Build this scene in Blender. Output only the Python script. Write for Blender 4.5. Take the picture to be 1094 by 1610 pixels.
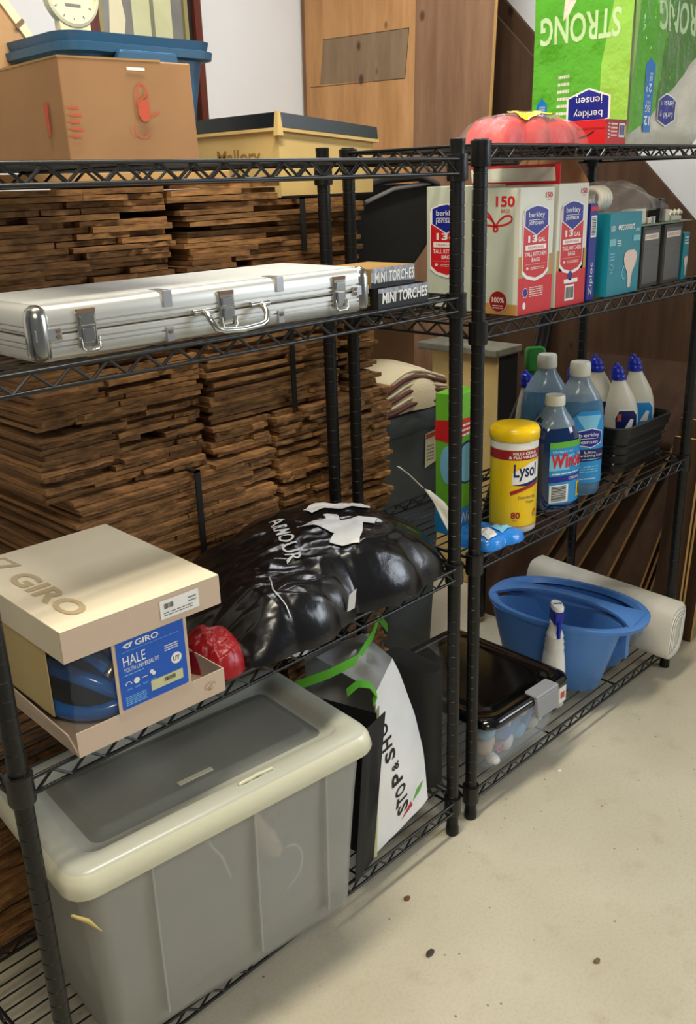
import bpy, bmesh, math, random
from mathutils import Vector, Matrix, noise
D = bpy.data
COL = bpy.context.scene.collection
PI = math.pi
random.seed(7)
for o in list(D.objects): D.objects.remove(o)
sc = bpy.context.scene

# ------------------------------------------------------------------ camera
cam = D.cameras.new('camera'); camo = D.objects.new('camera', cam); COL.objects.link(camo)
cam.sensor_fit = 'VERTICAL'; cam.sensor_height = 24.0; cam.lens = 1448.3 / 1610 * 24.0
cam.clip_start = 0.02; cam.clip_end = 60
R_ = Vector((0.6955178710625582, -0.7178118282235473, -0.031639694925445196))
U_ = Vector((0.2627009680466816, 0.2130619466710896, 0.9410594074063878))
F_ = Vector((0.6687623587044526, 0.6628354140682997, -0.33675825370280477))
m = Matrix((R_, U_, -F_)).transposed().to_4x4()
m.translation = Vector((-1.28446391, -0.99367184, 1.30789412))
camo.matrix_world = m
sc.camera = camo

# ------------------------------------------------------------------ light
sc.view_settings.view_transform = 'Standard'; sc.view_settings.look = 'None'
sc.view_settings.gamma = 1; sc.view_settings.use_curve_mapping = False
sc.view_settings.exposure = 0.0
w = D.worlds.new('world'); sc.world = w; w.use_nodes = True
w.node_tree.nodes['Background'].inputs[0].default_value = (0.93, 0.95, 1.0, 1)
w.node_tree.nodes['Background'].inputs[1].default_value = 0.14
def area(name, loc, target, sx, sy, power, color):
    l = D.lights.new(name, 'AREA'); l.shape = 'RECTANGLE'; l.size = sx; l.size_y = sy; l.energy = power; l.color = color
    o = D.objects.new(name, l); COL.objects.link(o); o.location = loc
    o.rotation_euler = (Vector(target) - Vector(loc)).to_track_quat('-Z', 'Y').to_euler(); o['kind'] = 'helper'
area('ceiling_lamp_light', (-0.55, -0.16, 2.45), (-0.55, -0.20, 0), 1.0, 0.22, 34, (1.0, 0.91, 0.74))
area('doorway_daylight', (2.6, -2.6, 1.9), (0.1, 0.2, 0.7), 1.6, 1.5, 74, (0.82, 0.90, 1.0))
area('front_lamp_light', (-1.6, -1.7, 2.4), (-0.5, 0, 0.5), 0.6, 0.4, 17, (1.0, 0.90, 0.72))
area('rear_fill_light', (0.55, 0.55, 2.46), (0.6, 0.9, 0.8), 0.8, 0.3, 19, (0.97, 0.98, 1.0))  # fill added overhead to brighten the white back wall

# ------------------------------------------------------------------ materials
def mat(name, col, rough=.5, metal=0, spec=.5, var=0, vscale=20, bump=0, bscale=60, alpha=1, trans=0, coat=0, stretch=(1,1,1), emit=None, dist=0.002):
    m = D.materials.new(name); m.use_nodes = True; nt = m.node_tree; b = nt.nodes['Principled BSDF']
    c = (*col, 1); b.inputs['Base Color'].default_value = c; b.inputs['Roughness'].default_value = rough
    b.inputs['Metallic'].default_value = metal; b.inputs['Specular IOR Level'].default_value = spec
    b.inputs['Alpha'].default_value = alpha; b.inputs['Transmission Weight'].default_value = trans
    b.inputs['Coat Weight'].default_value = coat
    if var or bump:
        tc = nt.nodes.new('ShaderNodeNewGeometry'); mp = nt.nodes.new('ShaderNodeMapping')
        nt.links.new(tc.outputs['Position'], mp.inputs[0]); mp.inputs['Scale'].default_value = stretch
    n = nt.nodes.new('ShaderNodeTexNoise'); n.inputs['Scale'].default_value = vscale; n.inputs['Detail'].default_value = 5
    if var or bump: nt.links.new(mp.outputs[0], n.inputs[0])
    r = nt.nodes.new('ShaderNodeValToRGB'); v = max(var, .03)
    r.color_ramp.elements[0].position = .3; r.color_ramp.elements[1].position = .7
    r.color_ramp.elements[0].color = (*[x*(1-v) for x in col], 1); r.color_ramp.elements[1].color = (*[min(1, x*(1+v*.6)) for x in col], 1)
    nt.links.new(n.outputs[0], r.inputs[0]); nt.links.new(r.outputs[0], b.inputs['Base Color'])
    if bump:
        n2 = nt.nodes.new('ShaderNodeTexNoise'); n2.inputs['Scale'].default_value = bscale; n2.inputs['Detail'].default_value = 4
        nt.links.new(mp.outputs[0], n2.inputs[0]); bp = nt.nodes.new('ShaderNodeBump')
        bp.inputs['Strength'].default_value = bump; bp.inputs['Distance'].default_value = dist
        nt.links.new(n2.outputs[0], bp.inputs['Height']); nt.links.new(bp.outputs[0], b.inputs['Normal'])
    if emit: b.inputs['Emission Color'].default_value = (*emit, 1); b.inputs['Emission Strength'].default_value = 1
    return m
def srgb(r, g, b):
    f = lambda c: ((c/255+.055)/1.055)**2.4 if c > 10 else c/255/12.92
    return (f(r), f(g), f(b))
M = {}
def mk(k, rgb, **kw): M[k] = mat(k, srgb(*rgb), **kw)
mk('black_metal', (13,13,13), rough=.36, spec=.5)
mk('black_post', (11,11,11), rough=.40, spec=.45)
mk('post_groove', (46,46,46), rough=.4)
mk('black_plastic', (12,12,12), rough=.35)
mk('black_gloss', (8,8,9), rough=.12, spec=.6)
mk('black_bag', (13,13,15), rough=.24, spec=.6, bump=.25, bscale=40, dist=.004)
mk('dark_fabric', (14,13,12), rough=.9, bump=.6, bscale=90)
mk('white_wall', (226,226,224), rough=.8, var=.04, vscale=3)
mk('ceiling_white', (225,225,222), rough=.9)
mk('cardboard', (176,131,88), rough=.85, var=.10, vscale=9)
mk('cardboard_side', (186,146,90), rough=.85, var=.10, vscale=9)
mk('cardboard_dark', (120,84,50), rough=.9, var=.15, vscale=7)
mk('kraft_box', (214,186,122), rough=.8, var=.10, vscale=8)
mk('kraft_print', (150,116,55), rough=.8)
mk('red_print', (205,88,60), rough=.8)
mk('blue_tote', (38,84,118), rough=.42, bump=.05, bscale=15)
mk('aluminium', (214,214,208), rough=.42, metal=.6, var=.05, vscale=5, stretch=(1,1,12))
mk('aluminium_top', (205,208,206), rough=.5, metal=.35, var=.05, vscale=40)
mk('chrome', (196,195,188), rough=.22, metal=1)
mk('rust', (120,96,74), rough=.8)
mk('shelf_silver', (190,190,190), rough=.3, metal=.8)
mk('off_white_card', (226,214,188), rough=.7, var=.02, vscale=6)
mk('beige_card', (206,184,162), rough=.7)
mk('tan_card', (196,172,118), rough=.75)
mk('tan_print', (186,166,130), rough=.7)
mk('giro_blue', (18,88,192), rough=.35)
mk('white', (240,240,236), rough=.5)
mk('white_gloss', (238,238,232), rough=.25)
mk('black_ink', (20,20,20), rough=.6)
mk('grey_ink', (120,120,120), rough=.6)
mk('helmet_blue', (24,108,196), rough=.2, coat=.4)
mk('helmet_dark', (14,16,22), rough=.5)
mk('film', (235,240,245), rough=.08, alpha=.05, bump=.8, bscale=35, dist=.01)
mk('film_dense', (235,232,228), rough=.08, alpha=.10, bump=.8, bscale=30, dist=.01)
mk('bin_plastic', (196,198,192), rough=.30, alpha=.42, var=.04, vscale=5)
mk('bin_lid', (200,202,188), rough=.26, alpha=.82, var=.03, vscale=5)
mk('bin_recess', (150,152,146), rough=.3, alpha=.6)
mk('bin_rim', (214,212,186), rough=.28)
mk('tote_clear', (214,222,234), rough=.14, alpha=.20)
mk('latch_grey', (150,152,158), rough=.35)
mk('caddy_blue', (78,130,200), rough=.38)
mk('foam_white', (218,214,200), rough=.55, var=.03)
mk('bag_white', (246,246,246), rough=.5, bump=.25, bscale=14, dist=.01)
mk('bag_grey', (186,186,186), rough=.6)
mk('bag_black', (10,10,12), rough=.7)
mk('green_strap', (104,196,56), rough=.7)
mk('red_plastic', (150,16,24), rough=.35, bump=.3, bscale=30, dist=.01)
mk('red_box', (206,28,34), rough=.4)
mk('red_soft', (206,24,26), rough=.5, bump=.5, bscale=45, dist=.006)
mk('bag_box', (222,222,208), rough=.5, var=.05, vscale=12)
mk('bag_box_side', (196,204,188), rough=.5, var=.05, vscale=9)
mk('label_blue', (22,34,140), rough=.4)
mk('label_navy', (18,26,92), rough=.4)
mk('label_red', (205,30,40), rough=.4)
mk('ochre', (190,140,72), rough=.6)
mk('yellow', (244,204,20), rough=.35)
mk('yellow_lid', (248,206,12), rough=.28)
mk('pale_yellow', (250,224,90), rough=.35)
mk('dark_red', (160,24,28), rough=.45)
mk('teal', (22,134,152), rough=.4)
mk('teal_pale', (120,190,200), rough=.4)
mk('bulb', (232,206,190), rough=.3)
mk('grey_box', (58,56,54), rough=.55)
mk('grey_panel', (98,96,94), rough=.55)
mk('soap', (78,122,156), rough=.16, alpha=.92)
mk('clear_neck', (150,172,188), rough=.15, alpha=.6)
mk('windex_blue', (6,40,88), rough=.08, coat=.5)
mk('cap_white', (226,226,210), rough=.4)
mk('label_sky', (40,146,214), rough=.35)
mk('label_light', (130,200,235), rough=.35)
mk('label_green', (98,180,60), rough=.35)
mk('cap_blue', (16,40,170), rough=.3)
mk('cream_plastic', (224,220,200), rough=.35)
mk('basket_black', (12,12,13), rough=.4)
mk('green_plastic', (46,140,56), rough=.4)
mk('lime', (110,190,50), rough=.45)
mk('wipe_blue', (40,130,220), rough=.22, bump=.5, bscale=40, dist=.006)
mk('grey_bin', (78,84,84), rough=.55)
mk('blanket', (196,182,150), rough=.95, bump=.6, bscale=300)
mk('blanket_stripe', (86,42,34), rough=.95)
mk('grey_stone', (118,116,100), rough=.8, var=.25, vscale=30)
mk('towel_green', (88,172,42), rough=.13, bump=.8, bscale=18, dist=.01)
mk('towel_lime', (150,205,80), rough=.13, bump=.8, bscale=18, dist=.01)
mk('towel_dark', (70,130,40), rough=.25, bump=.8, bscale=18, dist=.01)
mk('towel_white', (226,222,206), rough=.22, bump=.8, bscale=18, dist=.01)
mk('towel_text', (196,226,170), rough=.25)
mk('banner_blue', (24,120,200), rough=.25)
mk('red_wood', (96,40,26), rough=.5, var=.3, vscale=40, stretch=(1,1,.1))
mk('picture_green', (128,132,104), rough=.6, var=.3, vscale=8)
mk('picture_grey', (130,128,122), rough=.6, var=.3, vscale=6)
mk('mat_cream', (206,206,160), rough=.6, var=.12, vscale=9)
mk('frame_gold', (150,140,90), rough=.5)
mk('frame_cream', (226,216,180), rough=.6)
mk('frame_back', (176,140,100), rough=.8)
mk('clock_face', (212,212,184), rough=.35)
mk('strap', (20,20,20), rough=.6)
mk('green_board', (110,130,104), rough=.5)
mk('bone', (206,204,186), rough=.5)
mk('bag_tint', (120,118,110), rough=.15, alpha=.12, bump=.7, bscale=40, dist=.01)
mk('pink', (220,110,150), rough=.4)
mk('sky', (100,150,210), rough=.4)
mk('doll', (225,200,180), rough=.5)
mk('stick', (190,168,100), rough=.6)
mk('chip', (70,66,62), rough=.9, var=.4, vscale=200)
mk('silver_print', (170,172,180), rough=.25, metal=.4, var=.5, vscale=120)
mk('yellow_label', (226,200,50), rough=.4)

def wood_mat(name, dark, light, stretch, scale=6, rnd=.35, rough=.8, knots=False, bump=.4):
    m = D.materials.new(name); m.use_nodes = True; nt = m.node_tree; N = nt.nodes; L = nt.links; b = N['Principled BSDF']
    g = N.new('ShaderNodeNewGeometry'); mp = N.new('ShaderNodeMapping'); mp.inputs['Scale'].default_value = stretch
    L.new(g.outputs['Position'], mp.inputs[0])
    n = N.new('ShaderNodeTexNoise'); n.inputs['Scale'].default_value = scale; n.inputs['Detail'].default_value = 8; n.inputs['Roughness'].default_value = .65
    L.new(mp.outputs[0], n.inputs[0])
    r = N.new('ShaderNodeValToRGB'); r.color_ramp.elements[0].position = .32; r.color_ramp.elements[1].position = .72
    r.color_ramp.elements[0].color = (*srgb(*dark), 1); r.color_ramp.elements[1].color = (*srgb(*light), 1)
    L.new(n.outputs[0], r.inputs[0]); out = r.outputs[0]
    if rnd:
        oi = N.new('ShaderNodeObjectInfo'); mr = N.new('ShaderNodeMapRange'); mr.inputs[3].default_value = 1-rnd; mr.inputs[4].default_value = 1+rnd*.6
        L.new(oi.outputs['Random'], mr.inputs[0]); mx = N.new('ShaderNodeMix'); mx.data_type = 'RGBA'; mx.blend_type = 'MULTIPLY'; mx.inputs[0].default_value = 1
        L.new(out, mx.inputs[6]); L.new(mr.outputs[0], mx.inputs[7]); out = mx.outputs[2]
    if knots:
        v = N.new('ShaderNodeTexVoronoi'); v.inputs['Scale'].default_value = 9; v.inputs['Randomness'].default_value = 1
        mp2 = N.new('ShaderNodeMapping'); mp2.inputs['Scale'].default_value = (1,1,.65); L.new(g.outputs['Position'], mp2.inputs[0]); L.new(mp2.outputs[0], v.inputs[0])
        r2 = N.new('ShaderNodeValToRGB'); r2.color_ramp.elements[0].position = .07; r2.color_ramp.elements[1].position = .12
        r2.color_ramp.elements[0].color = (.22,.16,.12,1); r2.color_ramp.elements[1].color = (1,1,1,1)
        L.new(v.outputs['Distance'], r2.inputs[0]); mx = N.new('ShaderNodeMix'); mx.data_type = 'RGBA'; mx.blend_type = 'MULTIPLY'; mx.inputs[0].default_value = .8
        L.new(out, mx.inputs[6]); L.new(r2.outputs[0], mx.inputs[7]); out = mx.outputs[2]
    L.new(out, b.inputs['Base Color']); b.inputs['Roughness'].default_value = rough; b.inputs['Specular IOR Level'].default_value = .25
    bp = N.new('ShaderNodeBump'); bp.inputs['Strength'].default_value = bump; bp.inputs['Distance'].default_value = .002
    L.new(n.outputs[0], bp.inputs['Height']); L.new(bp.outputs[0], b.inputs['Normal'])
    return m
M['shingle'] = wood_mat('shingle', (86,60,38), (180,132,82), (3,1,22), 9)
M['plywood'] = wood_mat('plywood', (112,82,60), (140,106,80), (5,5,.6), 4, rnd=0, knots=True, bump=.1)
M['plywood_light'] = wood_mat('plywood_light', (160,116,72), (196,148,100), (5,5,.6), 4, rnd=0, knots=True, bump=.1)
M['plywood_shaded'] = wood_mat('plywood_shaded', (64,46,33), (88,64,45), (5,5,.6), 4, rnd=.25, knots=True, bump=.1)  # dark tone carries the interior shade behind the right rack
M['plywood_patch'] = wood_mat('plywood_patch', (118,96,74), (140,118,92), (5,5,.6), 4, rnd=0, knots=True, bump=.1)
M['ply_edge_lit'] = wood_mat('ply_edge_lit', (176,134,78), (232,188,118), (30,30,2), 6, rnd=.2)  # pale edge wood, colour raised to stand in for light on the edges

def floor_mat():
    m = D.materials.new('concrete_floor'); m.use_nodes = True; nt = m.node_tree; N = nt.nodes; L = nt.links; b = N['Principled BSDF']
    g = N.new('ShaderNodeNewGeometry')
    def noise_(s, d=6):
        n = N.new('ShaderNodeTexNoise'); n.inputs['Scale'].default_value = s; n.inputs['Detail'].default_value = d; L.new(g.outputs['Position'], n.inputs[0]); return n
    def ramp(i, p0, c0, p1, c1):
        r = N.new('ShaderNodeValToRGB'); r.color_ramp.elements[0].position = p0; r.color_ramp.elements[1].position = p1
        r.color_ramp.elements[0].color = (*c0, 1); r.color_ramp.elements[1].color = (*c1, 1); L.new(i, r.inputs[0]); return r.outputs[0]
    def mul(a, c, f=1):
        x = N.new('ShaderNodeMix'); x.data_type = 'RGBA'; x.blend_type = 'MULTIPLY'; x.inputs[0].default_value = f; L.new(a, x.inputs[6]); L.new(c, x.inputs[7]); return x.outputs[2]
    base = ramp(noise_(3).outputs[0], .3, srgb(196,188,165), .7, srgb(210,203,181))
    blot = ramp(noise_(14, 8).outputs[0], .28, (.90,.88,.85), .42, (1,1,1))
    grain = ramp(noise_(160, 3).outputs[0], .25, (.90,.90,.88), .55, (1,1,1))
    v = N.new('ShaderNodeTexVoronoi'); v.inputs['Scale'].default_value = 38; L.new(g.outputs['Position'], v.inputs[0])
    wn = noise_(9, 2)
    fl = ramp(v.outputs['Distance'], .055, (.35,.31,.27), .11, (1,1,1))
    gate = ramp(wn.outputs[0], .50, (0,0,0), .58, (1,1,1))
    x = N.new('ShaderNodeMix'); x.data_type = 'RGBA'; L.new(gate, x.inputs[0]); x.inputs[6].default_value = (1,1,1,1); L.new(fl, x.inputs[7])
    out = mul(mul(mul(base, blot), grain), x.outputs[2])
    L.new(out, b.inputs['Base Color']); b.inputs['Roughness'].default_value = .62
    bp = N.new('ShaderNodeBump'); bp.inputs['Strength'].default_value = .12; bp.inputs['Distance'].default_value = .002
    L.new(noise_(60).outputs[0], bp.inputs['Height']); L.new(bp.outputs[0], b.inputs['Normal'])
    return m
M['floor'] = floor_mat()

# ------------------------------------------------------------------ geometry helpers
class G:
    def __init__(s): s.V = []; s.F = []; s.mi = []; s.cur = 0
    def add(s, V, F):
        k = len(s.V); s.V += [tuple(v) for v in V]; s.F += [tuple(i+k for i in f) for f in F]; s.mi += [s.cur]*len(F); return s
    def hexa(s, p): # bottom 4 ccw, top 4 ccw
        return s.add(p, [(3,2,1,0),(4,5,6,7),(0,1,5,4),(1,2,6,5),(2,3,7,6),(3,0,4,7)])
    def box(s, x0, y0, z0, x1, y1, z1):
        return s.hexa([(x0,y0,z0),(x1,y0,z0),(x1,y1,z0),(x0,y1,z0),(x0,y0,z1),(x1,y0,z1),(x1,y1,z1),(x0,y1,z1)])
    def loft(s, rings, cap0=True, cap1=True, closed=True):
        n = len(rings[0]); V = [p for r in rings for p in r]; F = []
        for i in range(len(rings)-1):
            for j in range(n if closed else n-1):
                a, b = i*n+j, i*n+(j+1) % n; F.append((a, b, b+n, a+n))
        if cap0: F.append(tuple(range(n-1, -1, -1)))
        if cap1: F.append(tuple((len(rings)-1)*n+j for j in range(n)))
        return s.add(V, F)
    def lathe(s, prof, n=24, cx=0, cy=0, caps=True):
        return s.loft([[(cx+r*math.cos(2*PI*j/n), cy+r*math.sin(2*PI*j/n), z) for j in range(n)] for r, z in prof], caps, caps)
    def tube(s, path, r, n=8, flat=None):
        path = [Vector(p) for p in path]; rings = []; up = Vector((0,0,1))
        for i, p in enumerate(path):
            t = (path[min(i+1, len(path)-1)]-path[max(i-1, 0)]).normalized()
            a = t.cross(up);
            if a.length < .1: a = t.cross(Vector((1,0,0)))
            a.normalize(); b = t.cross(a); up = -b if abs(b.z) > .05 else up
            rr = r[i] if isinstance(r, (list, tuple)) else r; fb = rr if flat is None else flat
            rings.append([tuple(p+a*rr*math.cos(2*PI*j/n)+b*fb*math.sin(2*PI*j/n)) for j in range(n)])
        return s.loft(rings)
    def build(s, name, m, parent=None, smooth=False, bevel=0, seg=2, fixn=False):
        me = D.meshes.new(name); me.from_pydata(s.V, [], s.F)
        ms = m if isinstance(m, (list, tuple)) else [m]
        for x in ms: me.materials.append(M[x])
        me.polygons.foreach_set('material_index', s.mi)
        if fixn:
            bm = bmesh.new(); bm.from_mesh(me); bmesh.ops.recalc_face_normals(bm, faces=bm.faces); bm.to_mesh(me); bm.free()
        if smooth:
            me.polygons.foreach_set('use_smooth', [True]*len(me.polygons))
            me.set_sharp_from_angle(angle=math.radians(50))
        o = D.objects.new(name, me); COL.objects.link(o); o.parent = parent
        if bevel:
            b = o.modifiers.new('bevel', 'BEVEL'); b.width = bevel; b.segments = seg; b.limit_method = 'ANGLE'
        return o
def sq(z, rx, ry, e=2, cx=0, cy=0, n=32):  # superellipse ring
    out = []
    for j in range(n):
        t = 2*PI*(j+.5)/n; c, s_ = math.cos(t), math.sin(t)
        out.append((cx+rx*math.copysign(abs(c)**(2/e), c), cy+ry*math.copysign(abs(s_)**(2/e), s_), z))
    return out
def rrect(z, x0, y0, x1, y1, r, k=5):
    out = []
    for cx, cy, a in ((x1-r, y0+r, -PI/2), (x1-r, y1-r, 0), (x0+r, y1-r, PI/2), (x0+r, y0+r, PI)):
        for i in range(k+1):
            t = a+PI/2*i/k; out.append((cx+r*math.cos(t), cy+r*math.sin(t), z))
    return out
def thing(name, label, cat, loc=(0,0,0), rz=0, group=None):
    o = D.objects.new(name, None); COL.objects.link(o); o.location = loc; o.rotation_euler = (0,0,math.radians(rz)); o.empty_display_size = .05
    o['label'] = label; o['category'] = cat
    if group: o['group'] = group
    return o
def tag(o, label, cat, group=None):
    o['label'] = label; o['category'] = cat
    if group: o['group'] = group
    return o
def struct(o): o['kind'] = 'structure'; return o
def lab(o, s): o['label'] = s; return o
def place(o, loc, rz=0): o.location = loc; o.rotation_euler = (0,0,math.radians(rz)); return o

_tc = {}
def text2d(s, bold=0, sp=1.0):
    k = (s, bold, sp)
    if k not in _tc:
        c = D.curves.new('t', 'FONT'); c.body = s; c.size = 1; c.resolution_u = 3; c.offset = bold; c.space_character = sp
        o = D.objects.new('t', c); COL.objects.link(o); bpy.context.view_layer.update()
        me = D.meshes.new_from_object(o); V = [tuple(v.co[:2]) for v in me.vertices]; F = [tuple(p.vertices) for p in me.polygons]
        D.objects.remove(o); D.curves.remove(c); D.meshes.remove(me)
        xs = [v[0] for v in V] or [0, 1]; ys = [v[1] for v in V] or [0, 1]
        _tc[k] = ([(v[0]-min(xs), v[1]-min(ys)) for v in V], F, max(xs)-min(xs), max(ys)-min(ys))
    return _tc[k]
class Print:
    """printed shapes and lettering laid on a surface f(u,v) -> (point, normal)"""
    def __init__(s, f, du=None, dv=None): s.f = f; s.du = du; s.dv = dv; s.V = []; s.F = []; s.mi = []; s.ms = []
    def _put(s, V, F, m, layer):
        if m not in s.ms: s.ms.append(m)
        if s.du or s.dv:
            bm = bmesh.new(); vs = [bm.verts.new((a, b, 0)) for a, b in V]
            for f in F:
                try: bm.faces.new([vs[i] for i in f])
                except ValueError: pass
            for d, ax in ((s.du, 0), (s.dv, 1)):
                if not d: continue
                lo = min(v[ax] for v in V); hi = max(v[ax] for v in V); k = math.ceil(lo/d)
                while k*d < hi:
                    co = [0,0,0]; no = [0,0,0]; co[ax] = k*d; no[ax] = 1
                    if k*d > lo+1e-7: bmesh.ops.bisect_plane(bm, geom=bm.verts[:]+bm.edges[:]+bm.faces[:], plane_co=co, plane_no=no)
                    k += 1
            bm.verts.index_update(); V = [tuple(v.co[:2]) for v in bm.verts]; F = [tuple(v.index for v in f.verts) for f in bm.faces]; bm.free()
        k = len(s.V)
        for u, v in V:
            p, n = s.f(u, v); s.V.append(tuple(Vector(p)+Vector(n)*(.0004+.00025*layer)))
        s.F += [tuple(i+k for i in f) for f in F]; s.mi += [s.ms.index(m)]*len(F)
    def poly(s, m, pts, layer=0): s._put(pts, [tuple(range(len(pts)))], m, layer); return s
    def rect(s, m, u0, v0, u1, v1, layer=0): return s.poly(m, [(u0,v0),(u1,v0),(u1,v1),(u0,v1)], layer)
    def disc(s, m, u, v, a, b=None, layer=0, n=20):
        b = b or a; return s.poly(m, [(u+a*math.cos(2*PI*i/n), v+b*math.sin(2*PI*i/n)) for i in range(n)], layer)
    def ring(s, m, u, v, a, b, t, layer=0, n=24, a0=0, a1=360):
        P = [(math.cos(math.radians(a0+(a1-a0)*i/n)), math.sin(math.radians(a0+(a1-a0)*i/n))) for i in range(n+1)]
        V = [(u+a*c, v+b*q) for c, q in P]+[(u+(a-t)*c, v+(b-t)*q) for c, q in P]
        s._put(V, [(i, i+1, i+n+2, i+n+1) for i in range(n)], m, layer); return s
    def line(s, m, pts, t, layer=0):
        for a, b in zip(pts, pts[1:]):
            d = Vector((b[0]-a[0], b[1]-a[1])); 
            if d.length == 0: continue
            q = Vector((-d.y, d.x)).normalized()*t/2
            s.poly(m, [(a[0]-q.x, a[1]-q.y), (b[0]-q.x, b[1]-q.y), (b[0]+q.x, b[1]+q.y), (a[0]+q.x, a[1]+q.y)], layer)
        return s
    def text(s, m, t, u, v, w, h, layer=1, rot=0, shear=0, bold=0, warp=None):
        """text filling a w x h box whose lower left corner is (u,v), turned by rot degrees about it"""
        V, F, tw, th = text2d(t, bold); c, q = math.cos(math.radians(rot)), math.sin(math.radians(rot)); out = []
        for a, b in V:
            a = a/tw*w; b = b/th*h
            if warp: b = b*warp(a/w)
            a += b*shear; out.append((u+a*c-b*q, v+a*q+b*c))
        s._put(out, F, m, layer); return s
    def lines(s, m, u, v, w, h, n, layer=1, seed=1):
        rn = random.Random(seed)
        for i in range(n):
            y = v+h*(1-(i+.7)/n); x = u; 
            while x < u+w*.97:
                l = w*rn.uniform(.08, .25); l = min(l, u+w-x); s.rect(m, x, y, x+l*.82, y+h/n*.42, layer); x += l
        return s
    def barcode(s, u, v, w, h, layer=1, n=17, m='black_ink', bg='white', vert=False):
        s.rect(bg, u, v, u+w, v+h, layer); rn = random.Random(3); x = .08
        while x < .92:
            t = rn.choice((.015, .03, .045))
            if vert: s.rect(m, u+w*.12, v+h*x, u+w*.88, v+h*(x+t), layer+1)
            else: s.rect(m, u+w*x, v+h*.14, u+w*(x+t), v+h*.88, layer+1)
            x += t+rn.choice((.02, .035))
        return s
    def done(s, name, parent):
        me = D.meshes.new(name); me.from_pydata(s.V, [], s.F)
        for x in s.ms: me.materials.append(M[x])
        me.polygons.foreach_set('material_index', s.mi)
        o = D.objects.new(name, me); COL.objects.link(o); o.parent = parent; return o
def plane_f(o, ux, vx):
    o, ux, vx = Vector(o), Vector(ux), Vector(vx); n = ux.normalized().cross(vx.normalized()).normalized()
    return lambda u, v: (o+ux*u+vx*v, n)
def cyl_f(rx, ry=None, e=2, z0=0, taper=None):
    """u = angle in degrees (0 = towards -Y, + = towards +X), v = height"""
    ry = ry or rx
    def f(u, v):
        t = math.radians(u-90); c, s_ = math.cos(t), math.sin(t); k = taper(v) if taper else 1
        p = Vector((rx*k*math.copysign(abs(c)**(2/e), c), ry*k*math.copysign(abs(s_)**(2/e), s_), z0+v))
        n = Vector((c/rx, s_/ry, 0)).normalized(); return p, n
    return f
def copy_tree(o, parent=None):
    c = o.copy(); COL.objects.link(c); c.parent = parent
    for ch in list(o.children): copy_tree(ch, c)
    return c

# ------------------------------------------------------------------ the room
YB, XS, ZC = 1.65, 1.55, 2.5
struct(G().box(-4, -4, -.1, XS+.1, YB+.1, 0).build('floor', 'floor'))
struct(G().box(-4, YB, 0, XS+.1, YB+.1, ZC).build('wall_back', 'white_wall'))
struct(G().box(-1.15, .36, 0, -1.05, YB, ZC).build('shade_wall_left', 'white_wall'))  # unseen wall added to darken the space behind the left rack
struct(G().box(XS, -1.2, 0, XS+.1, YB, ZC).build('wall_right', 'white_wall'))
struct(G().box(-4, -.2, ZC, XS+.1, YB+.1, ZC+.1).build('ceiling', 'ceiling_white'))
# plywood lining on the right wall below a slanting edge
g = G(); x0, x1 = XS-.018, XS-.001
pr = [(YB-.01, .01), (-.75, .01), (-.75, .16), (.872, 1.734), (1.50, 2.34), (YB-.01, 2.34)]
n_ = len(pr)
g.add([(x0, y, z) for y, z in pr]+[(x1, y, z) for y, z in pr], [tuple(range(n_)), tuple(range(2*n_-1, n_-1, -1))]+[(i, i+n_, (i+1) % n_+n_, (i+1) % n_) for i in range(n_)])
struct(g.build('trim_1', 'plywood_shaded', fixn=True)); 

def sheet(name, label, pts, thick, m, group=None, edge='ply_edge_lit'):
    """sheet of wood: outline pts in 3D (front-bottom, front-top, back-top, back-bottom), thickness towards +X"""
    g = G(); P = [Vector(p) for p in pts]; nn = (P[1]-P[0]).cross(P[3]-P[0]).normalized()
    if nn.x < 0: nn = -nn
    Q = [p+nn*thick for p in P]
    n = len(P); g.cur = 0; g.add(P+Q, [tuple(range(n)), tuple(range(2*n-1, n-1, -1))]); g.cur = 1; g.add(P+Q, [(i, (i+1) % n, (i+1) % n+n, i+n) for i in range(n)])
    o = g.build(name, [m, edge], fixn=True); tag(o, label, 'board', group); return o
s = sheet('plywood_sheet', 'tall knotty plywood sheet with a patched rectangle standing against the right wall',
      [(1.17,.86,.0), (1.23,.80,2.15), (1.23,1.64,2.15), (1.17,1.63,.0)], .015, 'plywood')
pf = plane_f((1.1695,0,0), (0,-1,0), (0.0279,0,1))
P = Print(pf); q = lambda y, z: (-y, z)
P.poly('plywood_light', [q(1.62,.9), q(1.125,.9), q(1.11,2.1), q(1.62,2.1)], 1); P.poly('plywood_patch', [q(1.55,1.635), q(1.155,1.62), q(1.14,1.765), q(1.53,1.775)], 2)
P.line('dark_fabric', [q(1.60,1.63), q(1.155,1.62), q(1.14,1.765), q(1.53,1.775)], .0018, 3)
P.done('patch', s)
sheet('plywood_sheet', 'darker plywood sheet standing behind the patched one, only its front strip showing',
      [(1.36,.74,.0), (1.44,.70,1.55), (1.44,1.44,2.245), (1.44,1.6,2.245), (1.36,1.6,.0)], .015, 'plywood_shaded', edge='plywood_shaded')

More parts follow.
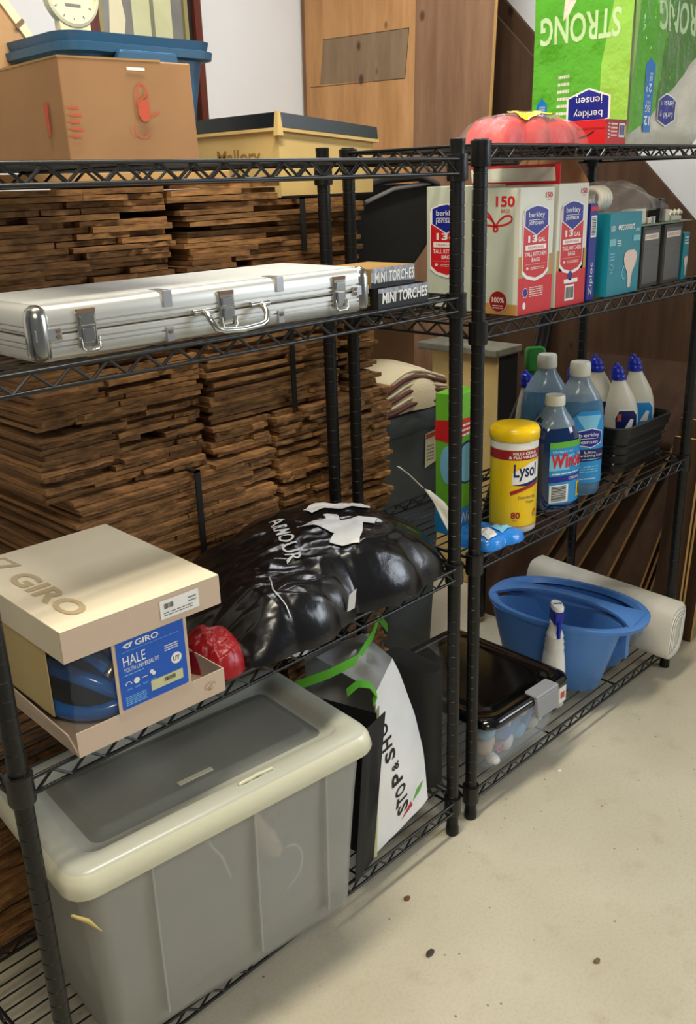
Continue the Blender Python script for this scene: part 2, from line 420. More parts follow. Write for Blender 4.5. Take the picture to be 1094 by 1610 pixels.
# leaning boards behind the right rack: parallel planes x = a + k z
def lean(name, label, a, k, yb, yt, zt, y1, th, m='plywood_shaded', group='boards leaning against the right wall behind the shelves', zb=.002):
    o = sheet(name, label, [(a+k*zb,yb,zb), (a+k*zt,yt,zt), (a+k*zt,y1,zt), (a+k*zb,y1,zb)], th, m, group); return o
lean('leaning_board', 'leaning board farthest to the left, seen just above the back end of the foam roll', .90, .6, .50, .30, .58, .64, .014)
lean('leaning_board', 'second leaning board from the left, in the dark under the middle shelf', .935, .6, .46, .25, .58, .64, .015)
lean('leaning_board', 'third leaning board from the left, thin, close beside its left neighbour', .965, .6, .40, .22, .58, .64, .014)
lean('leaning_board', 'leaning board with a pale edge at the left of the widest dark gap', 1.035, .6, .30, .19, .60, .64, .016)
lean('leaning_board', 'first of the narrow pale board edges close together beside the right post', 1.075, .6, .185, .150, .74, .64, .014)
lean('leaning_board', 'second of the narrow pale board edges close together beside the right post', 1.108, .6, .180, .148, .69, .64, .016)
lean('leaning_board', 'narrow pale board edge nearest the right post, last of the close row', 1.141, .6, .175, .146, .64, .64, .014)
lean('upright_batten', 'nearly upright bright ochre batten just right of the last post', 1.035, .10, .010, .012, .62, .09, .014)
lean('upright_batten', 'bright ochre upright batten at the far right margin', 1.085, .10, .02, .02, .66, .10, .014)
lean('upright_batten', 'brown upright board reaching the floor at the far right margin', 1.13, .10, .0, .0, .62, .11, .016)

# ------------------------------------------------------------------ wire racks
RW, RD, H = .8856, .3151, 1.37
def rack(name, label, loc, rz, zs):
    t = thing(name, label, 'shelving unit', loc, rz, 'black wire racks')
    for cx, cy in ((0,0), (RW,0), (RW,RD), (0,RD)):
        prof = [(.0085,0), (.0135,.001), (.0135,.018), (.0122,.020)]; z = .045; g = G()
        mis = []
        while z < H-.01:
            prof += [(.0124,z), (.0114,z+.0008), (.0114,z+.0018), (.0124,z+.0026)]; z += .0254
        prof += [(.0124,H-.008), (.0128,H-.007), (.0128,H-.001), (.0110,H)]
        g.lathe(prof, 20, cx, cy)
        o = g.build('post', ['black_post','post_groove'], t, smooth=True)
        nseg = 20
        for i in range(len(prof)-1):
            if abs(prof[i][0]-.0114) < 1e-6 and abs(prof[i+1][0]-.0114) < 1e-6:
                for j in range(nseg): o.data.polygons[i*nseg+j].material_index = 1
    for zt in zs:
        g = G(); zl = zt-.0225; r1 = .0029; e = .004
        fy, by = -.0105, RD+.0105; lx, rx = -.0105, RW+.0105
        for y in (fy, by):
            for z in (zt, zl): g.tube([(e,y,z), (RW-e,y,z)], r1)
            nz = 17; step = (RW-.03)/nz; path = []
            for i in range(nz+1):
                x = .015+i*step; path.append((x, y+(.0028 if y > 0 else -.0028)*0, zl+.001)); 
                if i < nz: path.append((x+step/2, y, zt-.001))
            for a, b in zip(path, path[1:]): g.tube([a, b], .0021, 6)
        for x in (lx, rx):
            for z in (zt, zl): g.tube([(x,e,z), (x,RD-e,z)], r1)
            nz = 6; step = (RD-.03)/nz
            for i in range(nz):
                y = .015+i*step; g.tube([(x,y,zl+.001), (x,y+step/2,zt-.001)], .0021, 6); g.tube([(x,y+step/2,zt-.001), (x,y+step,zl+.001)], .0021, 6)
        for i in range(12): 
            y = .012+i*(RD-.024)/11; g.tube([(lx,y,zt+.0005), (rx,y,zt+.0005)], .0017, 6)
        for x in (RW*.33, RW*.67): g.tube([(x,fy,zt-.0035), (x,by,zt-.0035)], .0025, 6)
        o = g.build('shelf', 'black_metal', t, smooth=True)
        for cx, cy in ((0,0), (RW,0), (RW,RD), (0,RD)):
            c = G().lathe([(.0168,zt-.034), (.0178,zt-.030), (.0170,zt-.004), (.0178,zt+.003), (.0178,zt+.007), (.0130,zt+.0078)], 20, cx, cy); c.build('collar', 'black_plastic', o, smooth=True)
    return t
rack('wire_rack', 'black wire rack at the left holding the silver case and the helmet box', (-RW,0,0), 0, (1.3383, 1.1166, .6144, .0847))
rack('wire_rack', 'black wire rack at the right holding cleaning bottles, bin bags and paper towels', (.0676,.0029,0), -.6263, (1.3600, 1.0601, .6109, .0749))
def r2(x, y):
    a = math.radians(-.6263); return (.0676+x*math.cos(a)-y*math.sin(a), .0029+x*math.sin(a)+y*math.cos(a))
T1, T2, T3, T4 = 1.3383+.0025, 1.1166+.0025, .6144+.0025, .0847+.0025
S1, S2, S3, S4 = 1.3600+.0025, 1.0601+.0025, .6109+.0025, .0749+.0025

# ------------------------------------------------------------------ bundles of cedar shingles
shv = []
for k in range(6):
    rn = random.Random(k); g = G(); n = 9; V0 = []
    fr = [rn.uniform(-.008, .008) for _ in range(n)]; zt = [rn.uniform(-.05, .05) for _ in range(n)]
    for i in range(n):
        x = -.5+i/(n-1); y = -.5+fr[i]; a = 1+zt[i]*.6
        V0 += [(x,y,-.5*a), (x,y,.5*(1+zt[(i*3) % n]*.5)), (x,.5,.46), (x,.5,-.46)]
    F = []
    for i in range(n-1):
        for j in range(4): F.append((i*4+j, i*4+(j+1) % 4, i*4+4+(j+1) % 4, i*4+4+j))
    F += [(0,1,2,3), tuple((n-1)*4+j for j in (3,2,1,0))]
    g.add(V0, F); o = g.build('shingle', 'shingle', fixn=True); shv.append(o.data); D.objects.remove(o)
def bundle(label, x0, x1, y0, dep, z0, z1, n, rot=0, wmin=.07, wmax=.20, jit=.010, ends=.02, strap=None, tilt=0, seed=1):
    rn = random.Random(seed); cx = (x0+x1)/2; t = thing('shingle_bundle', label, 'shingle bundle', (cx, y0, z0), rot, 'bundles of cedar shingles')
    W = x1-x0; lt = (z1-z0)/n; made = 0
    for i in range(n):
        x = -W/2+rn.uniform(0, ends); xe = W/2-rn.uniform(0, ends); z = (i+.5)*lt
        while x < xe-.02 and made < 98:
            w_ = min(rn.uniform(wmin, wmax), xe-x)
            if xe-x-w_ < .03: w_ = xe-x
            if rn.random() < .05 and 0 < i < n-1 and z0 > .6: x += min(w_, .09); continue
            o = D.objects.new('shingle', rn.choice(shv)); COL.objects.link(o); o.parent = t
            d = dep*rn.uniform(.93, 1.0); yy = rn.uniform(-jit, jit) if rn.random() > .10 else jit*2.2
            o.location = (x+w_/2, yy+d/2, z+math.tan(math.radians(tilt))*(x+w_/2)); o.scale = (w_*.985, d, lt*rn.uniform(.80, .97)); o.rotation_euler = (0, math.radians(-tilt+rn.uniform(-.5, .5)), 0)
            x += w_; made += 1
    for sx in (strap or []):
        s_ = G().box(sx-.006, -.016, -.002, sx+.006, -.013, z1-z0+.004); s_.box(sx-.006, -.016, z1-z0, sx+.006, dep*.9, z1-z0+.004); s_.build('strap', 'strap', t)
    return t
YF = .395
bundle('thin layer of shingles wedged between the flat strapped bundle and the one above', -.262, -.104, YF-.01, .42, .815, .876, 6, wmin=.06, wmax=.15, seed=15)
bundle('upper left shingle bundle, right under the cardboard box shelf, with ragged dark gaps', -.655, -.290, YF, .42, 1.055, 1.312, 26, ends=.02, seed=1)
bundle('long thin shingles lying loosely on top of the right hand stack below the kraft box', -.280, .190, YF, .42, 1.185, 1.281, 10, wmin=.12, wmax=.35, strap=[.05], seed=2, jit=.012)
bundle('few loose shingles on top of the stack just left of the kraft box', -.300, -.025, YF+.01, .42, 1.283, 1.316, 3, wmin=.15, wmax=.2, seed=14)
bundle('short pale bundle of shingle ends just above the middle of the silver case', -.283, -.165, YF-.012, .40, 1.085, 1.185, 11, wmin=.06, wmax=.12, seed=3, jit=.004)
bundle('shingle bundle with ragged right end behind the back posts above the silver case', -.160, .200, YF, .40, 1.055, 1.185, 13, wmin=.08, wmax=.2, seed=4, ends=.05)
bundle('fat shingle bundle with its left end showing, below the left half of the silver case', -.610, -.268, YF-.01, .42, .815, 1.052, 25, seed=5, rot=0, ends=.012)
bundle('strapped shingle bundle right of the fat one, behind the back posts', -.262, .110, YF-.005, .42, .880, 1.052, 19, wmin=.15, wmax=.36, strap=[.03], seed=6, jit=.006)
bundle('long flat shingle bundle with a black strap behind the helmet box', -.575, -.106, YF-.03, .44, .655, .812, 18, wmin=.18, wmax=.42, strap=[.02], seed=7, jit=.006, tilt=0)
bundle('compact shingle bundle behind the back posts above the black bag', -.102, .245, YF-.02, .44, .600, .876, 28, wmin=.06, wmax=.17, seed=8, ends=.01)
bundle('upright end of shingles beside the dark gap at the cardboard box', .115, .235, YF, .42, .878, 1.052, 19, wmin=.06, wmax=.12, seed=9, ends=.03)
bundle('lower shingle bundle behind the big clear bin, left', -.93, -.11, YF-.01, .44,   .33, .652, 24, wmin=.2, wmax=.4, seed=10)
bundle('lower shingle bundle behind the shopping bags, below the back posts', -.105, .245, YF-.01, .44, .30, .598, 24, wmin=.08, wmax=.2, seed=11)
bundle('bottom shingle bundle on the floor behind the big clear bin', -.95, -.11, YF, .44, .002, .328, 22, wmin=.2, wmax=.4, seed=12)
bundle('bottom shingle bundle on the floor behind the shopping bags', -.105, .245, YF, .44, .002, .298, 22, wmin=.15, wmax=.3, seed=13)

# ================================================================== LEFT RACK, top shelf and the things behind it
def fr(u0, u1, vs): return lambda u, v: None
# open cardboard box on the top shelf
bw, bd, bh = .184, .340, .110
t = thing('cardboard_box', 'brown cardboard box with faded red printing on the left top shelf', 'box', (-.688, .030, T1), -1)
g = G(); k = .003
g.hexa([(0,0,0), (bw,0,0), (bw,bd,0), (0,bd,0), (-.004,-.004,bh), (bw-.006,-.003,bh+.002), (bw-.006,bd,bh), (-.004,bd,bh-.004)])
g.build('box_body', ['cardboard'], t, bevel=.0015)
G().hexa([(-.0044,-.0044,bh-.001), (bw-.05,-.0036,bh+.001), (bw-.05,bd*.5,bh+.001), (-.0044,bd*.5,bh-.003), (-.0046,-.0046,bh+.001), (bw-.05,-.0036,bh+.0035), (bw-.05,bd*.5,bh+.003), (-.0046,bd*.5,bh)]).build('flap', 'cardboard_side', t)
p = Print(plane_f((0,-.0042,0), (1,0,0), (0,0,1)))
p.ring('red_print', .103, .070, .009, .017, .0022, 0, 20, 40, 400); p.ring('red_print', .113, .062, .016, .012, .0018, 0, 20, 100, 330); p.disc('red_print', .104, .056, .0085, .012, layer=1); p.ring('red_print', .100, .036, .013, .010, .0014, 0, 18, 150, 330)
for i in range(5): p.rect('red_print', .004, .026+i*.0075, .016+(i % 2)*.003, .0285+i*.0075)
p.rect('white', .085, .100, .11, .1035); p.done('printing', t)
p = Print(plane_f((-.0042,.0,0), (0,-1,0), (0,0,1))); p.poly('red_print', [(-.036,.03),(-.030,.03),(-.029,.064),(-.038,.064)]); p.done('side_printing', t)

o = G().box(-.66,.405,1.3145,-.15,.80,1.335).build('flattened_carton','cardboard_side',None,bevel=.001); tag(o, 'flattened cardboard lying on the shingles under the blue tote', 'cardboard')
# blue storage tote on the shingle stack
t = thing('storage_tote', 'dusty blue open storage tote behind the cardboard box', 'storage tote', (-.442, .425, 1.3365), -1)
tw, td, th_ = .285, .33, .2085
g = G(); R0 = []
for z, i in ((0,.030), (.02,.026), (th_-.03,.006), (th_-.030,.0)): R0.append(rrect(z, i, i, tw-i, td-i, .035))
R0 += [rrect(th_-.028, -.010, -.010, tw+.010, td+.010, .042), rrect(th_-.016, -.012, -.012, tw+.012, td+.012, .044), rrect(th_-.014, -.003, -.003, tw+.003, td+.003, .036), rrect(th_, -.007, -.007, tw+.007, td+.007, .040), rrect(th_, .002, .002, tw-.002, td-.002, .034), rrect(.01, .028, .028, tw-.028, td-.028, .03)]
g.loft(R0); g.build('tote_body', 'blue_tote', t, smooth=True)
g = G().hexa([(.075,-.016,th_-.062), (.205,-.016,th_-.062), (.205,-.002,th_-.062), (.075,-.002,th_-.062), (.085,-.020,th_-.024), (.195,-.020,th_-.024), (.195,-.002,th_-.024), (.085,-.002,th_-.024)]); g.build('grip', 'blue_tote', t, bevel=.004)
# things sticking out of the tote
t = thing('tilted_frame', 'small cream frame with brown backing tilted in the blue tote', 'picture frame', (-.395, .60, 1.42), 0)
a = math.radians(38); 
def rt(x, z): return (x*math.cos(a)-z*math.sin(a), x*math.sin(a)+z*math.cos(a))
def tb(g, x0, z0, x1, z1, y0, y1):
    P_ = [rt(x0,z0), rt(x1,z0), rt(x1,z1), rt(x0,z1)]; return g.hexa([(P_[i][0],y,P_[i][1]) for i, y in ((0,y0),(1,y0))]+[(P_[1][0],y1,P_[1][1]),(P_[0][0],y1,P_[0][1])]+[(P_[3][0],y0,P_[3][1]),(P_[2][0],y0,P_[2][1]),(P_[2][0],y1,P_[2][1]),(P_[3][0],y1,P_[3][1])])
g = G(); X0, X1, Z0, Z1 = -.02, .085, .055, .235
for b_ in ((X0,Z0,X0+.014,Z1), (X1-.014,Z0,X1,Z1), (X0,Z0,X1,Z0+.014), (X0,Z1-.014,X1,Z1)): tb(g, *b_, 0, .014)
g.build('frame', 'frame_cream', t); tb(G(), X0+.01, Z0+.01, X1-.01, Z1-.01, .004, .008).build('backing', 'frame_back', t)
tb(G(), X1-.018, Z0+.08, X1+.001, Z0+.086, -.002, 0).build('clip', 'rust', t)
t = thing('wall_clock', 'round cream clock standing in the blue tote', 'clock', (-.312, .60, 1.490), 0)
g = G(); n = 32
for r_, y in ((.001,0),(.046,0),(.050,.003),(.052,.010),(.050,.016),(.001,.016)): pass
rings = [[(r_*math.cos(2*PI*j/n), y, .14+r_*math.sin(2*PI*j/n)) for j in range(n)] for r_, y in ((.001,.004),(.044,.004),(.046,-.002),(.051,0),(.053,.008),(.050,.018),(.001,.018))]
g.loft(rings); g.build('clock_case', 'clock_face', t, smooth=True, fixn=True)
p = Print(plane_f((0,.0035,.14), (1,0,0), (0,0,1)))
for i in range(12): c, s_ = math.cos(i*PI/6), math.sin(i*PI/6); p.line('grey_ink', [(c*.036,s_*.036), (c*.041,s_*.041)], .002)
p.line('grey_ink', [(0,0),(.020,.010)], .003, 1); p.line('grey_ink', [(0,0),(-.014,.030)], .002, 1); p.rect('grey_ink', -.015, -.018, .015, -.014, 1); p.done('dial', t)
G().box(-.03, .002, -.14, .03, .02, .10).build('stand', 'frame_cream', t)
# framed picture on the back wall
t = thing('framed_picture', 'large framed picture in dark red wood on the white wall', 'picture', (.36, YB-.03, 1.35), 0)
pw, ph = .40, .75
g = G(); g.box(0,0,0,pw,.028,.03); g.box(0,0,ph-.03,pw,.028,ph); g.box(0,0,.03,.03,.028,ph-.03); g.box(pw-.026,-.008,0,pw,.028,ph); g.build('outer_frame', 'red_wood', t)
g = G(); g.box(.03,.004,.03,.045,.026,ph-.03); g.box(pw-.058,.004,.03,pw-.044,.026,ph-.03); g.box(.045,.004,.03,pw-.058,.026,.045); g.build('inner_frame', 'frame_gold', t)
G().box(pw-.044,.012,.03,pw-.026,.02,ph-.03).build('shadow_gap', 'black_ink', t)
G().box(.045,.016,.045,pw-.058,.024,ph-.03).build('picture_panel', 'picture_grey', t)
p = Print(plane_f((0,.0155,0), (1,0,0), (0,0,1))); p.rect('mat_cream', .155, .05, .30, ph-.04); p.rect('picture_green', .22, .05, .235, ph-.04, 1); p.poly('frame_cream', [(.06,.30),(.10,.28),(.13,.44),(.11,.56),(.09,.60)], 1); p.done('print', t)

# kraft box and the dark roll on the stack
t = thing('kraft_box', 'yellowish kraft box with a black lid, resting behind the top shelf', 'box', (-.012, .42, 1.284), 0)
g = G().hexa([(0,0,0),(.262,0,-.0),(.262,.26,0),(0,.26,0),(0,0,.128),(.266,0,.108),(.266,.26,.108),(0,.26,.128)]); g.build('box_body', 'kraft_box', t)
g = G()
g.hexa([(-.006,-.006,.128),(.275,-.006,.108),(.275,.27,.108),(-.006,.27,.128),(-.004,-.004,.154),(.274,-.004,.131),(.274,.27,.131),(-.004,.27,.154)]); g.build('lid', 'black_plastic', t)
g = G(); g.hexa([(-.007,-.008,.121),(.276,-.008,.101),(.276,.27,.101),(-.007,.27,.121),(-.007,-.008,.127),(.276,-.008,.107),(.276,.27,.107),(-.007,.27,.127)]); g.build('lid_edge', 'kraft_box', t)
G().hexa([(-.010,-.010,.112),(.004,-.010,.112),(.004,.004,.112),(-.010,.004,.112),(-.007,-.0085,.155),(-.001,-.0085,.155),(-.001,.0,.155),(-.007,.0,.155)]).build('lid_corner', 'kraft_box', t)
G().box(-.001,-.0015,.0,.262,.0,.003).build('tape', 'dark_fabric', t)
p = Print(plane_f((-.0005,0,0), (0,-1,0), (0,0,1))); p.text('kraft_print', 'Mallory', -.19, .058, .135, .034, bold=.012); p.done('lettering', t)
g = G(); g.tube([(.10,.735,1.395),(.42,.735,1.385)], [.055,.06], 20)
o = g.build('dark_roll', 'black_plastic', None, smooth=True); tag(o, 'dark rounded roll lying behind the kraft box', 'roll')

# ================================================================== LEFT RACK, second shelf
cw, cd_, ch = .556, .20, .066
t = thing('aluminium_case', 'long flat silver aluminium tool case on the second shelf', 'tool case', (-.777, .010, T2), -1.2)
for nm, z0, z1 in (('case_base', 0, ch*.47), ('case_lid', ch*.49, ch)):
    g = G(); prof = []
    ring = lambda z, i: rrect(z, i, i, cw-i, cd_-i, .012, 3)
    if nm == 'case_base': R0 = [ring(0,.010), ring(.004,.003), ring(.009,0)]; zz = .016
    else: R0 = [ring(z0,.003), ring(z0+.001,.001)]; zz = z0+.003
    end = z1-.002 if nm == 'case_base' else z1-.017
    while zz < end-.004: R0 += [ring(zz,.0), ring(zz+.0006,.0022), ring(zz+.0016,.0022), ring(zz+.0022,0)]; zz += .0060
    if nm == 'case_base': R0 += [ring(z1-.001,0), ring(z1,.002)]
    else: R0 += [ring(z1-.016,0), ring(z1-.007,.0005), ring(z1-.002,.004), ring(z1,.010)]
    g.loft(R0); o = g.build(nm, 'aluminium', t, smooth=True)
    if nm == 'case_lid':
        G().box(.014, .014, ch-.0005, cw-.014, cd_-.014, ch+.0008).build('lid_panel', 'aluminium_top', o)
def latch(x):
    l = G().box(x-.013, -.0035, .012, x+.013, .001, .056).build('latch', 'chrome', t, bevel=.002)
    G().box(x-.008, -.0065, .018, x+.008, -.003, .036).build('latch_plate', 'chrome', l, bevel=.0015)
    G().box(x-.010, -.006, .038, x+.010, -.003, .050).build('latch_hook', 'chrome', l, bevel=.0015)
    g = G(); g.tube([(x-.012,-.006,.024),(x-.012,-.008,.012),(x-.008,-.0085,.009),(x+.008,-.0085,.009),(x+.012,-.008,.012),(x+.012,-.006,.024)], .0016, 8); g.build('latch_bail', 'chrome', l, smooth=True)
    G().box(x-.012, -.0042, .053, x+.012, .0, .058).build('rust_patch', 'rust', l)
for x in (.070, .279, .490): latch(x)
hx0, hx1 = .237, .333
h = G().tube([(hx0,-.004,.034),(hx0,-.014,.033),(hx0+.001,-.022,.024),(hx0+.006,-.026,.014),(hx0+.016,-.027,.010),((hx0+hx1)/2,-.028,.008),(hx1-.016,-.027,.010),(hx1-.006,-.026,.014),(hx1-.001,-.022,.024),(hx1,-.014,.033),(hx1,-.004,.034)], .0042, 12).build('handle', 'chrome', t, smooth=True)
for x in (hx0, hx1): G().tube([(x-.016,-.006,.035),(x+.016,-.006,.035)], .0042, 10).build('handle_mount', 'chrome', h, smooth=True)
for x in (.187, .375):
    G().box(x-.007, -.0022, .047, x+.007, .03, ch+.0018).build('clip_band', 'shelf_silver', t, bevel=.001); G().box(x-.006, -.0022, .003, x+.006, .001, .022).build('rivet_plate', 'shelf_silver', t, bevel=.001)
    G().tube([(x,-.004,.016),(x,-.001,.016)], .0028, 10).build('rivet', 'rust', t)
for x in (.003, cw-.003):
    sx = 1 if x < .1 else -1
    G().lathe([(.003,.001),(.0135,.006),(.0145,.012),(.0145,ch-.014),(.012,ch-.004),(.004,ch+.001)], 16, x+sx*.009, .010).build('corner_cap', 'chrome', t, smooth=True)
    g = G(); g.box(min(x, x+sx*.034), -.0025, .026, max(x, x+sx*.034), .001, .040)
    o = g.build('corner_bracket', 'shelf_silver', t, bevel=.001)
    for z in (.0295, .0365): G().tube([(x+sx*.029,-.004,z),(x+sx*.029,-.001,z)], .0026, 10).build('rivet', 'rust', o)

def torch_box(label, loc, rz, w, d, h, logo):
    t = thing('torch_box', label, 'box', loc, rz, 'mini torch boxes')
    G().box(0,0,0,w,d,h).build('carton', 'black_gloss' if logo else 'kraft_print', t, bevel=.0008)
    p = Print(plane_f((0,-.0003,0), (1,0,0), (0,0,1))); p.rect('black_ink' if logo else 'silver_print', 0, 0, w, h)
    if not logo: p.poly('black_ink', [(0,0),(w,0),(w,.006),(0,.009)], 1)
    else: p.poly('silver_print', [(0,h*.8),(w,h*.45),(w,h),(0,h)], 1)
    p.text('white', 'MINI TORCHES', w*.07, h*.24, w*.90, h*.55, 3, rot=1, bold=.02, shear=.1); p.done('lettering', t)
    p = Print(plane_f((-.0003,0,0), (0,-1,0), (0,0,1)))
    if logo:
        p.rect('black_ink', -d, 0, 0, h)
        for dz in (.007, .012, .017): p.disc('yellow_label', -.020, dz, .004, .0028, layer=1, n=6)
        p.rect('yellow_label', -.0208, .004, -.0192, .020, 1); p.text('grey_ink', 'D', -.045, .008, .006, .008, 1)
    p.done('end_printing', t); return t
torch_box('black mini torches box directly on the shelf, with a small pale symbol on its end', (-.206, -.006, T2), 1.5, .126, .10, .031, True)
torch_box('silver printed mini torches box lying on top of the black one', (-.211, .004, T2+.0315), 1.5, .108, .10, .030, False)

# ================================================================== LEFT RACK, third shelf: helmet box, black bag, red bag
t = thing('helmet_box', 'open front cream cardboard helmet box with a blue label on the third shelf', 'box', (-.812, -.022, T3), -2)
w_, d_, hh = .234, .30, .184
g = G() # tray
c_ = .0018
g.box(0,0,0,w_,d_,c_); 
g.box(0,0,c_,w_,c_,.036); g.box(0,d_-c_,c_,w_,d_,.036); g.hexa([(0,c_,c_),(c_,c_,c_),(c_,d_-c_,c_),(0,d_-c_,c_),(-.008,.010,.034),(-.006,.010,.034),(0,d_-c_,.036),(-.002,d_-c_,.036)]); g.box(w_-c_,c_,c_,w_,d_-c_,.036)
g.build('tray', 'beige_card', t)
G().box(-.003,.03,.036,-.001,d_-.01,.15).build('side_strip', 'off_white_card', t) if False else None
# lid
l = G(); lz0, lz1 = .140, .184
l.box(-.004,-.004,lz1-c_,w_+.002,d_+.002,lz1)
lid = l.build('lid', 'off_white_card', t, bevel=.001)
l = G(); l.box(-.004,-.004,lz0,w_+.002,-.002,lz1-c_); l.build('lid_front', 'beige_card', lid)
l = G(); l.box(-.004,-.002,lz0,-.002,d_,lz1-c_); l.box(w_,-.002,lz0,w_+.002,d_,lz1-c_); l.box(-.002,d_,lz0,w_,d_+.002,lz1-c_); l.build('lid_side', 'off_white_card', lid)
G().box(.0,.060,.036,.002,d_-.005,.15).build('side_panel', 'tan_card', t)
G().box(.002,d_-.008,c_,w_-.002,d_-.005,.15).build('back_panel', 'tan_card', t)
G().box(.0635,-.001,.034,.178,.0008,.142).build('front_panel', 'beige_card', t)
G().box(w_-.004,.12,.036,w_-.002,d_-.01,.15).build('side_panel', 'tan_card', t)
lg = [(.0705,.040),(.171,.040),(.173,.042),(.173,.143),(.171,.145),(.0705,.145),(.0685,.143),(.0685,.042)]
o_ = Vector((0,-.0012,0)); p = Print(plane_f(o_, (1,0,0), (0,0,1)))
p.poly('giro_blue', lg); W0, W1 = .0685, .173
p.poly('white', [(.078,.1315),(.084,.134),(.094,.1345),(.090,.128),(.084,.127)], 1); p.poly('giro_blue', [(.082,.131),(.090,.1325),(.086,.1285)], 2)
p.text('white', 'GIRO', .097, .1265, .036, .0085, 1, bold=.02)
p.rect('label_light', .076, .1225, .164, .1230, 1); p.text('white', 'HALE', .0765, .102, .034, .0145, 1); p.text('white', 'YOUTH UNIVERSAL FIT', .0765, .093, .054, .0062, 1)
p.lines('label_light', .0765, .0875, .03, .003, 1, 1, 2); p.lines('white', .140, .100, .022, .010, 3, 1, 4)
p.disc('white', .157, .085, .0085, layer=1); p.text('black_ink', 'UY', .1515, .0815, .011, .007, 2, bold=.02)
p.ring('white', .081, .0745, .005, .005, .0012, 1, 14, 0, 180); p.disc('white', .0935, .0765, .0045, layer=1, n=12); p.rect('white', .102, .0765, .110, .0775, 1); p.disc('white', .117, .080, .003, layer=1, n=10); p.disc('white', .120, .0765, .003, layer=1, n=10)
for x in (.078,.090,.102,.115): p.lines('label_light', x, .066, .008, .003, 2, 1, int(x*1000))
p.rect('mat_cream', .114, .051, .165, .066, 1); p.barcode(.134, .056, .020, .008, 2, 13, bg='mat_cream'); p.lines('label_light', .0745, .044, .032, .014, 5, 1, 8)
p.done('blue_label', t)
p = Print(plane_f((0,-.0045,0), (1,0,0), (0,0,1))); p.rect('white', .138, .149, .200, .176); p.barcode(.143, .162, .017, .010, 1, 12); p.lines('grey_ink', .183, .160, .013, .010, 2, 1, 5); p.lines('grey_ink', .143, .152, .048, .007, 2, 1, 6); p.done('price_sticker', lid)
p = Print(plane_f((0,0,lz1+.0002), (0,-1,0), (1,0,0)))
# brand lettering along the left edge of the lid, read from the back towards the front
p.text('tan_print', 'GIRO', -.209, .024, .183, .035, 1, bold=.03); p.poly('tan_print', [(-.294,.032),(-.285,.058),(-.235,.062),(-.252,.032)], 1); p.poly('off_white_card', [(-.283,.040),(-.277,.053),(-.248,.055),(-.258,.040)], 2); p.done('lid_lettering', lid)
p = Print(plane_f((0,-.0004,0), (1,0,0), (0,0,1))); p.ring('tan_print', .209, .018, .010, .006, .0016, 0, 20, 0, 300); p.poly('tan_print', [(.203,.014),(.214,.022),(.208,.010)]); p.done('tray_mark', t)
# helmet inside
hm = thing('bike_helmet', 'glossy blue bike helmet with black vents inside the helmet box', 'helmet', (-.722, .098, T3+.004), 12); hm.scale = (.84,.84,1.0)
n = 28; rings = []
for i in range(9):
    a = PI/2*i/8; rings.append([(.078*math.cos(a)*math.cos(2*PI*j/n), .105*math.cos(a)*math.sin(2*PI*j/n), .02+.105*math.sin(a)) for j in range(n)])
G().loft([[(.074*math.cos(2*PI*j/n), .10*math.sin(2*PI*j/n), .002) for j in range(n)]]+rings[:-1]).build('shell', 'helmet_dark', hm, smooth=True)
for k in range(6):
    ph_ = -60+24*k; path = []
    for i in range(13):
        a = math.radians(4+172*i/12); c = math.cos(a); s_ = math.sin(a); q_ = math.radians(ph_)
        path.append((.082*s_*math.sin(q_), -.110*c, .022+.110*s_*math.cos(q_)))
    G().tube(path, [.004]+[.0125]*11+[.004], 8).build('ridge', 'helmet_blue', hm, smooth=True)
path = [(.083*math.cos(2*PI*i/28), .109*math.sin(2*PI*i/28), .022+.004*math.sin(6*PI*i/28)) for i in range(29)]
G().tube(path, .011, 8).build('rim_band', 'helmet_blue', hm, smooth=True)
g = G(); g.tube([(-.045,-.100,.075),(-.035,-.104,.085),(-.020,-.104,.080)], .008, 8); g.build('buckle', 'chrome', hm, smooth=True)
# clear film window
g = G(); N = 14
def filmp(u, v):
    if u < .5: x, y = .003, .058*(1-u*2)+.002
    else: x, y = .003+.060*(u-.5)*2, .002
    d = .004*noise.noise((u*7, v*6, 3)); return (x+d, y+abs(d)*.3, .036+.105*v)
g.add([filmp(i/N, j/8) for j in range(9) for i in range(N+1)], [(j*(N+1)+i, j*(N+1)+i+1, (j+1)*(N+1)+i+1, (j+1)*(N+1)+i) for j in range(8) for i in range(N)])
g.build('film_window', 'film', t, smooth=True)
g = G(); 
def filmq(u, v): return (.178+.045*u, .001+.11*u+.004*noise.noise((u*6,v*6,9)), .036+.105*v)
g.add([filmq(i/N, j/8) for j in range(9) for i in range(N+1)], [(j*(N+1)+i, j*(N+1)+i+1, (j+1)*(N+1)+i+1, (j+1)*(N+1)+i) for j in range(8) for i in range(N)])
g.build('film_window', 'film', t, smooth=True)

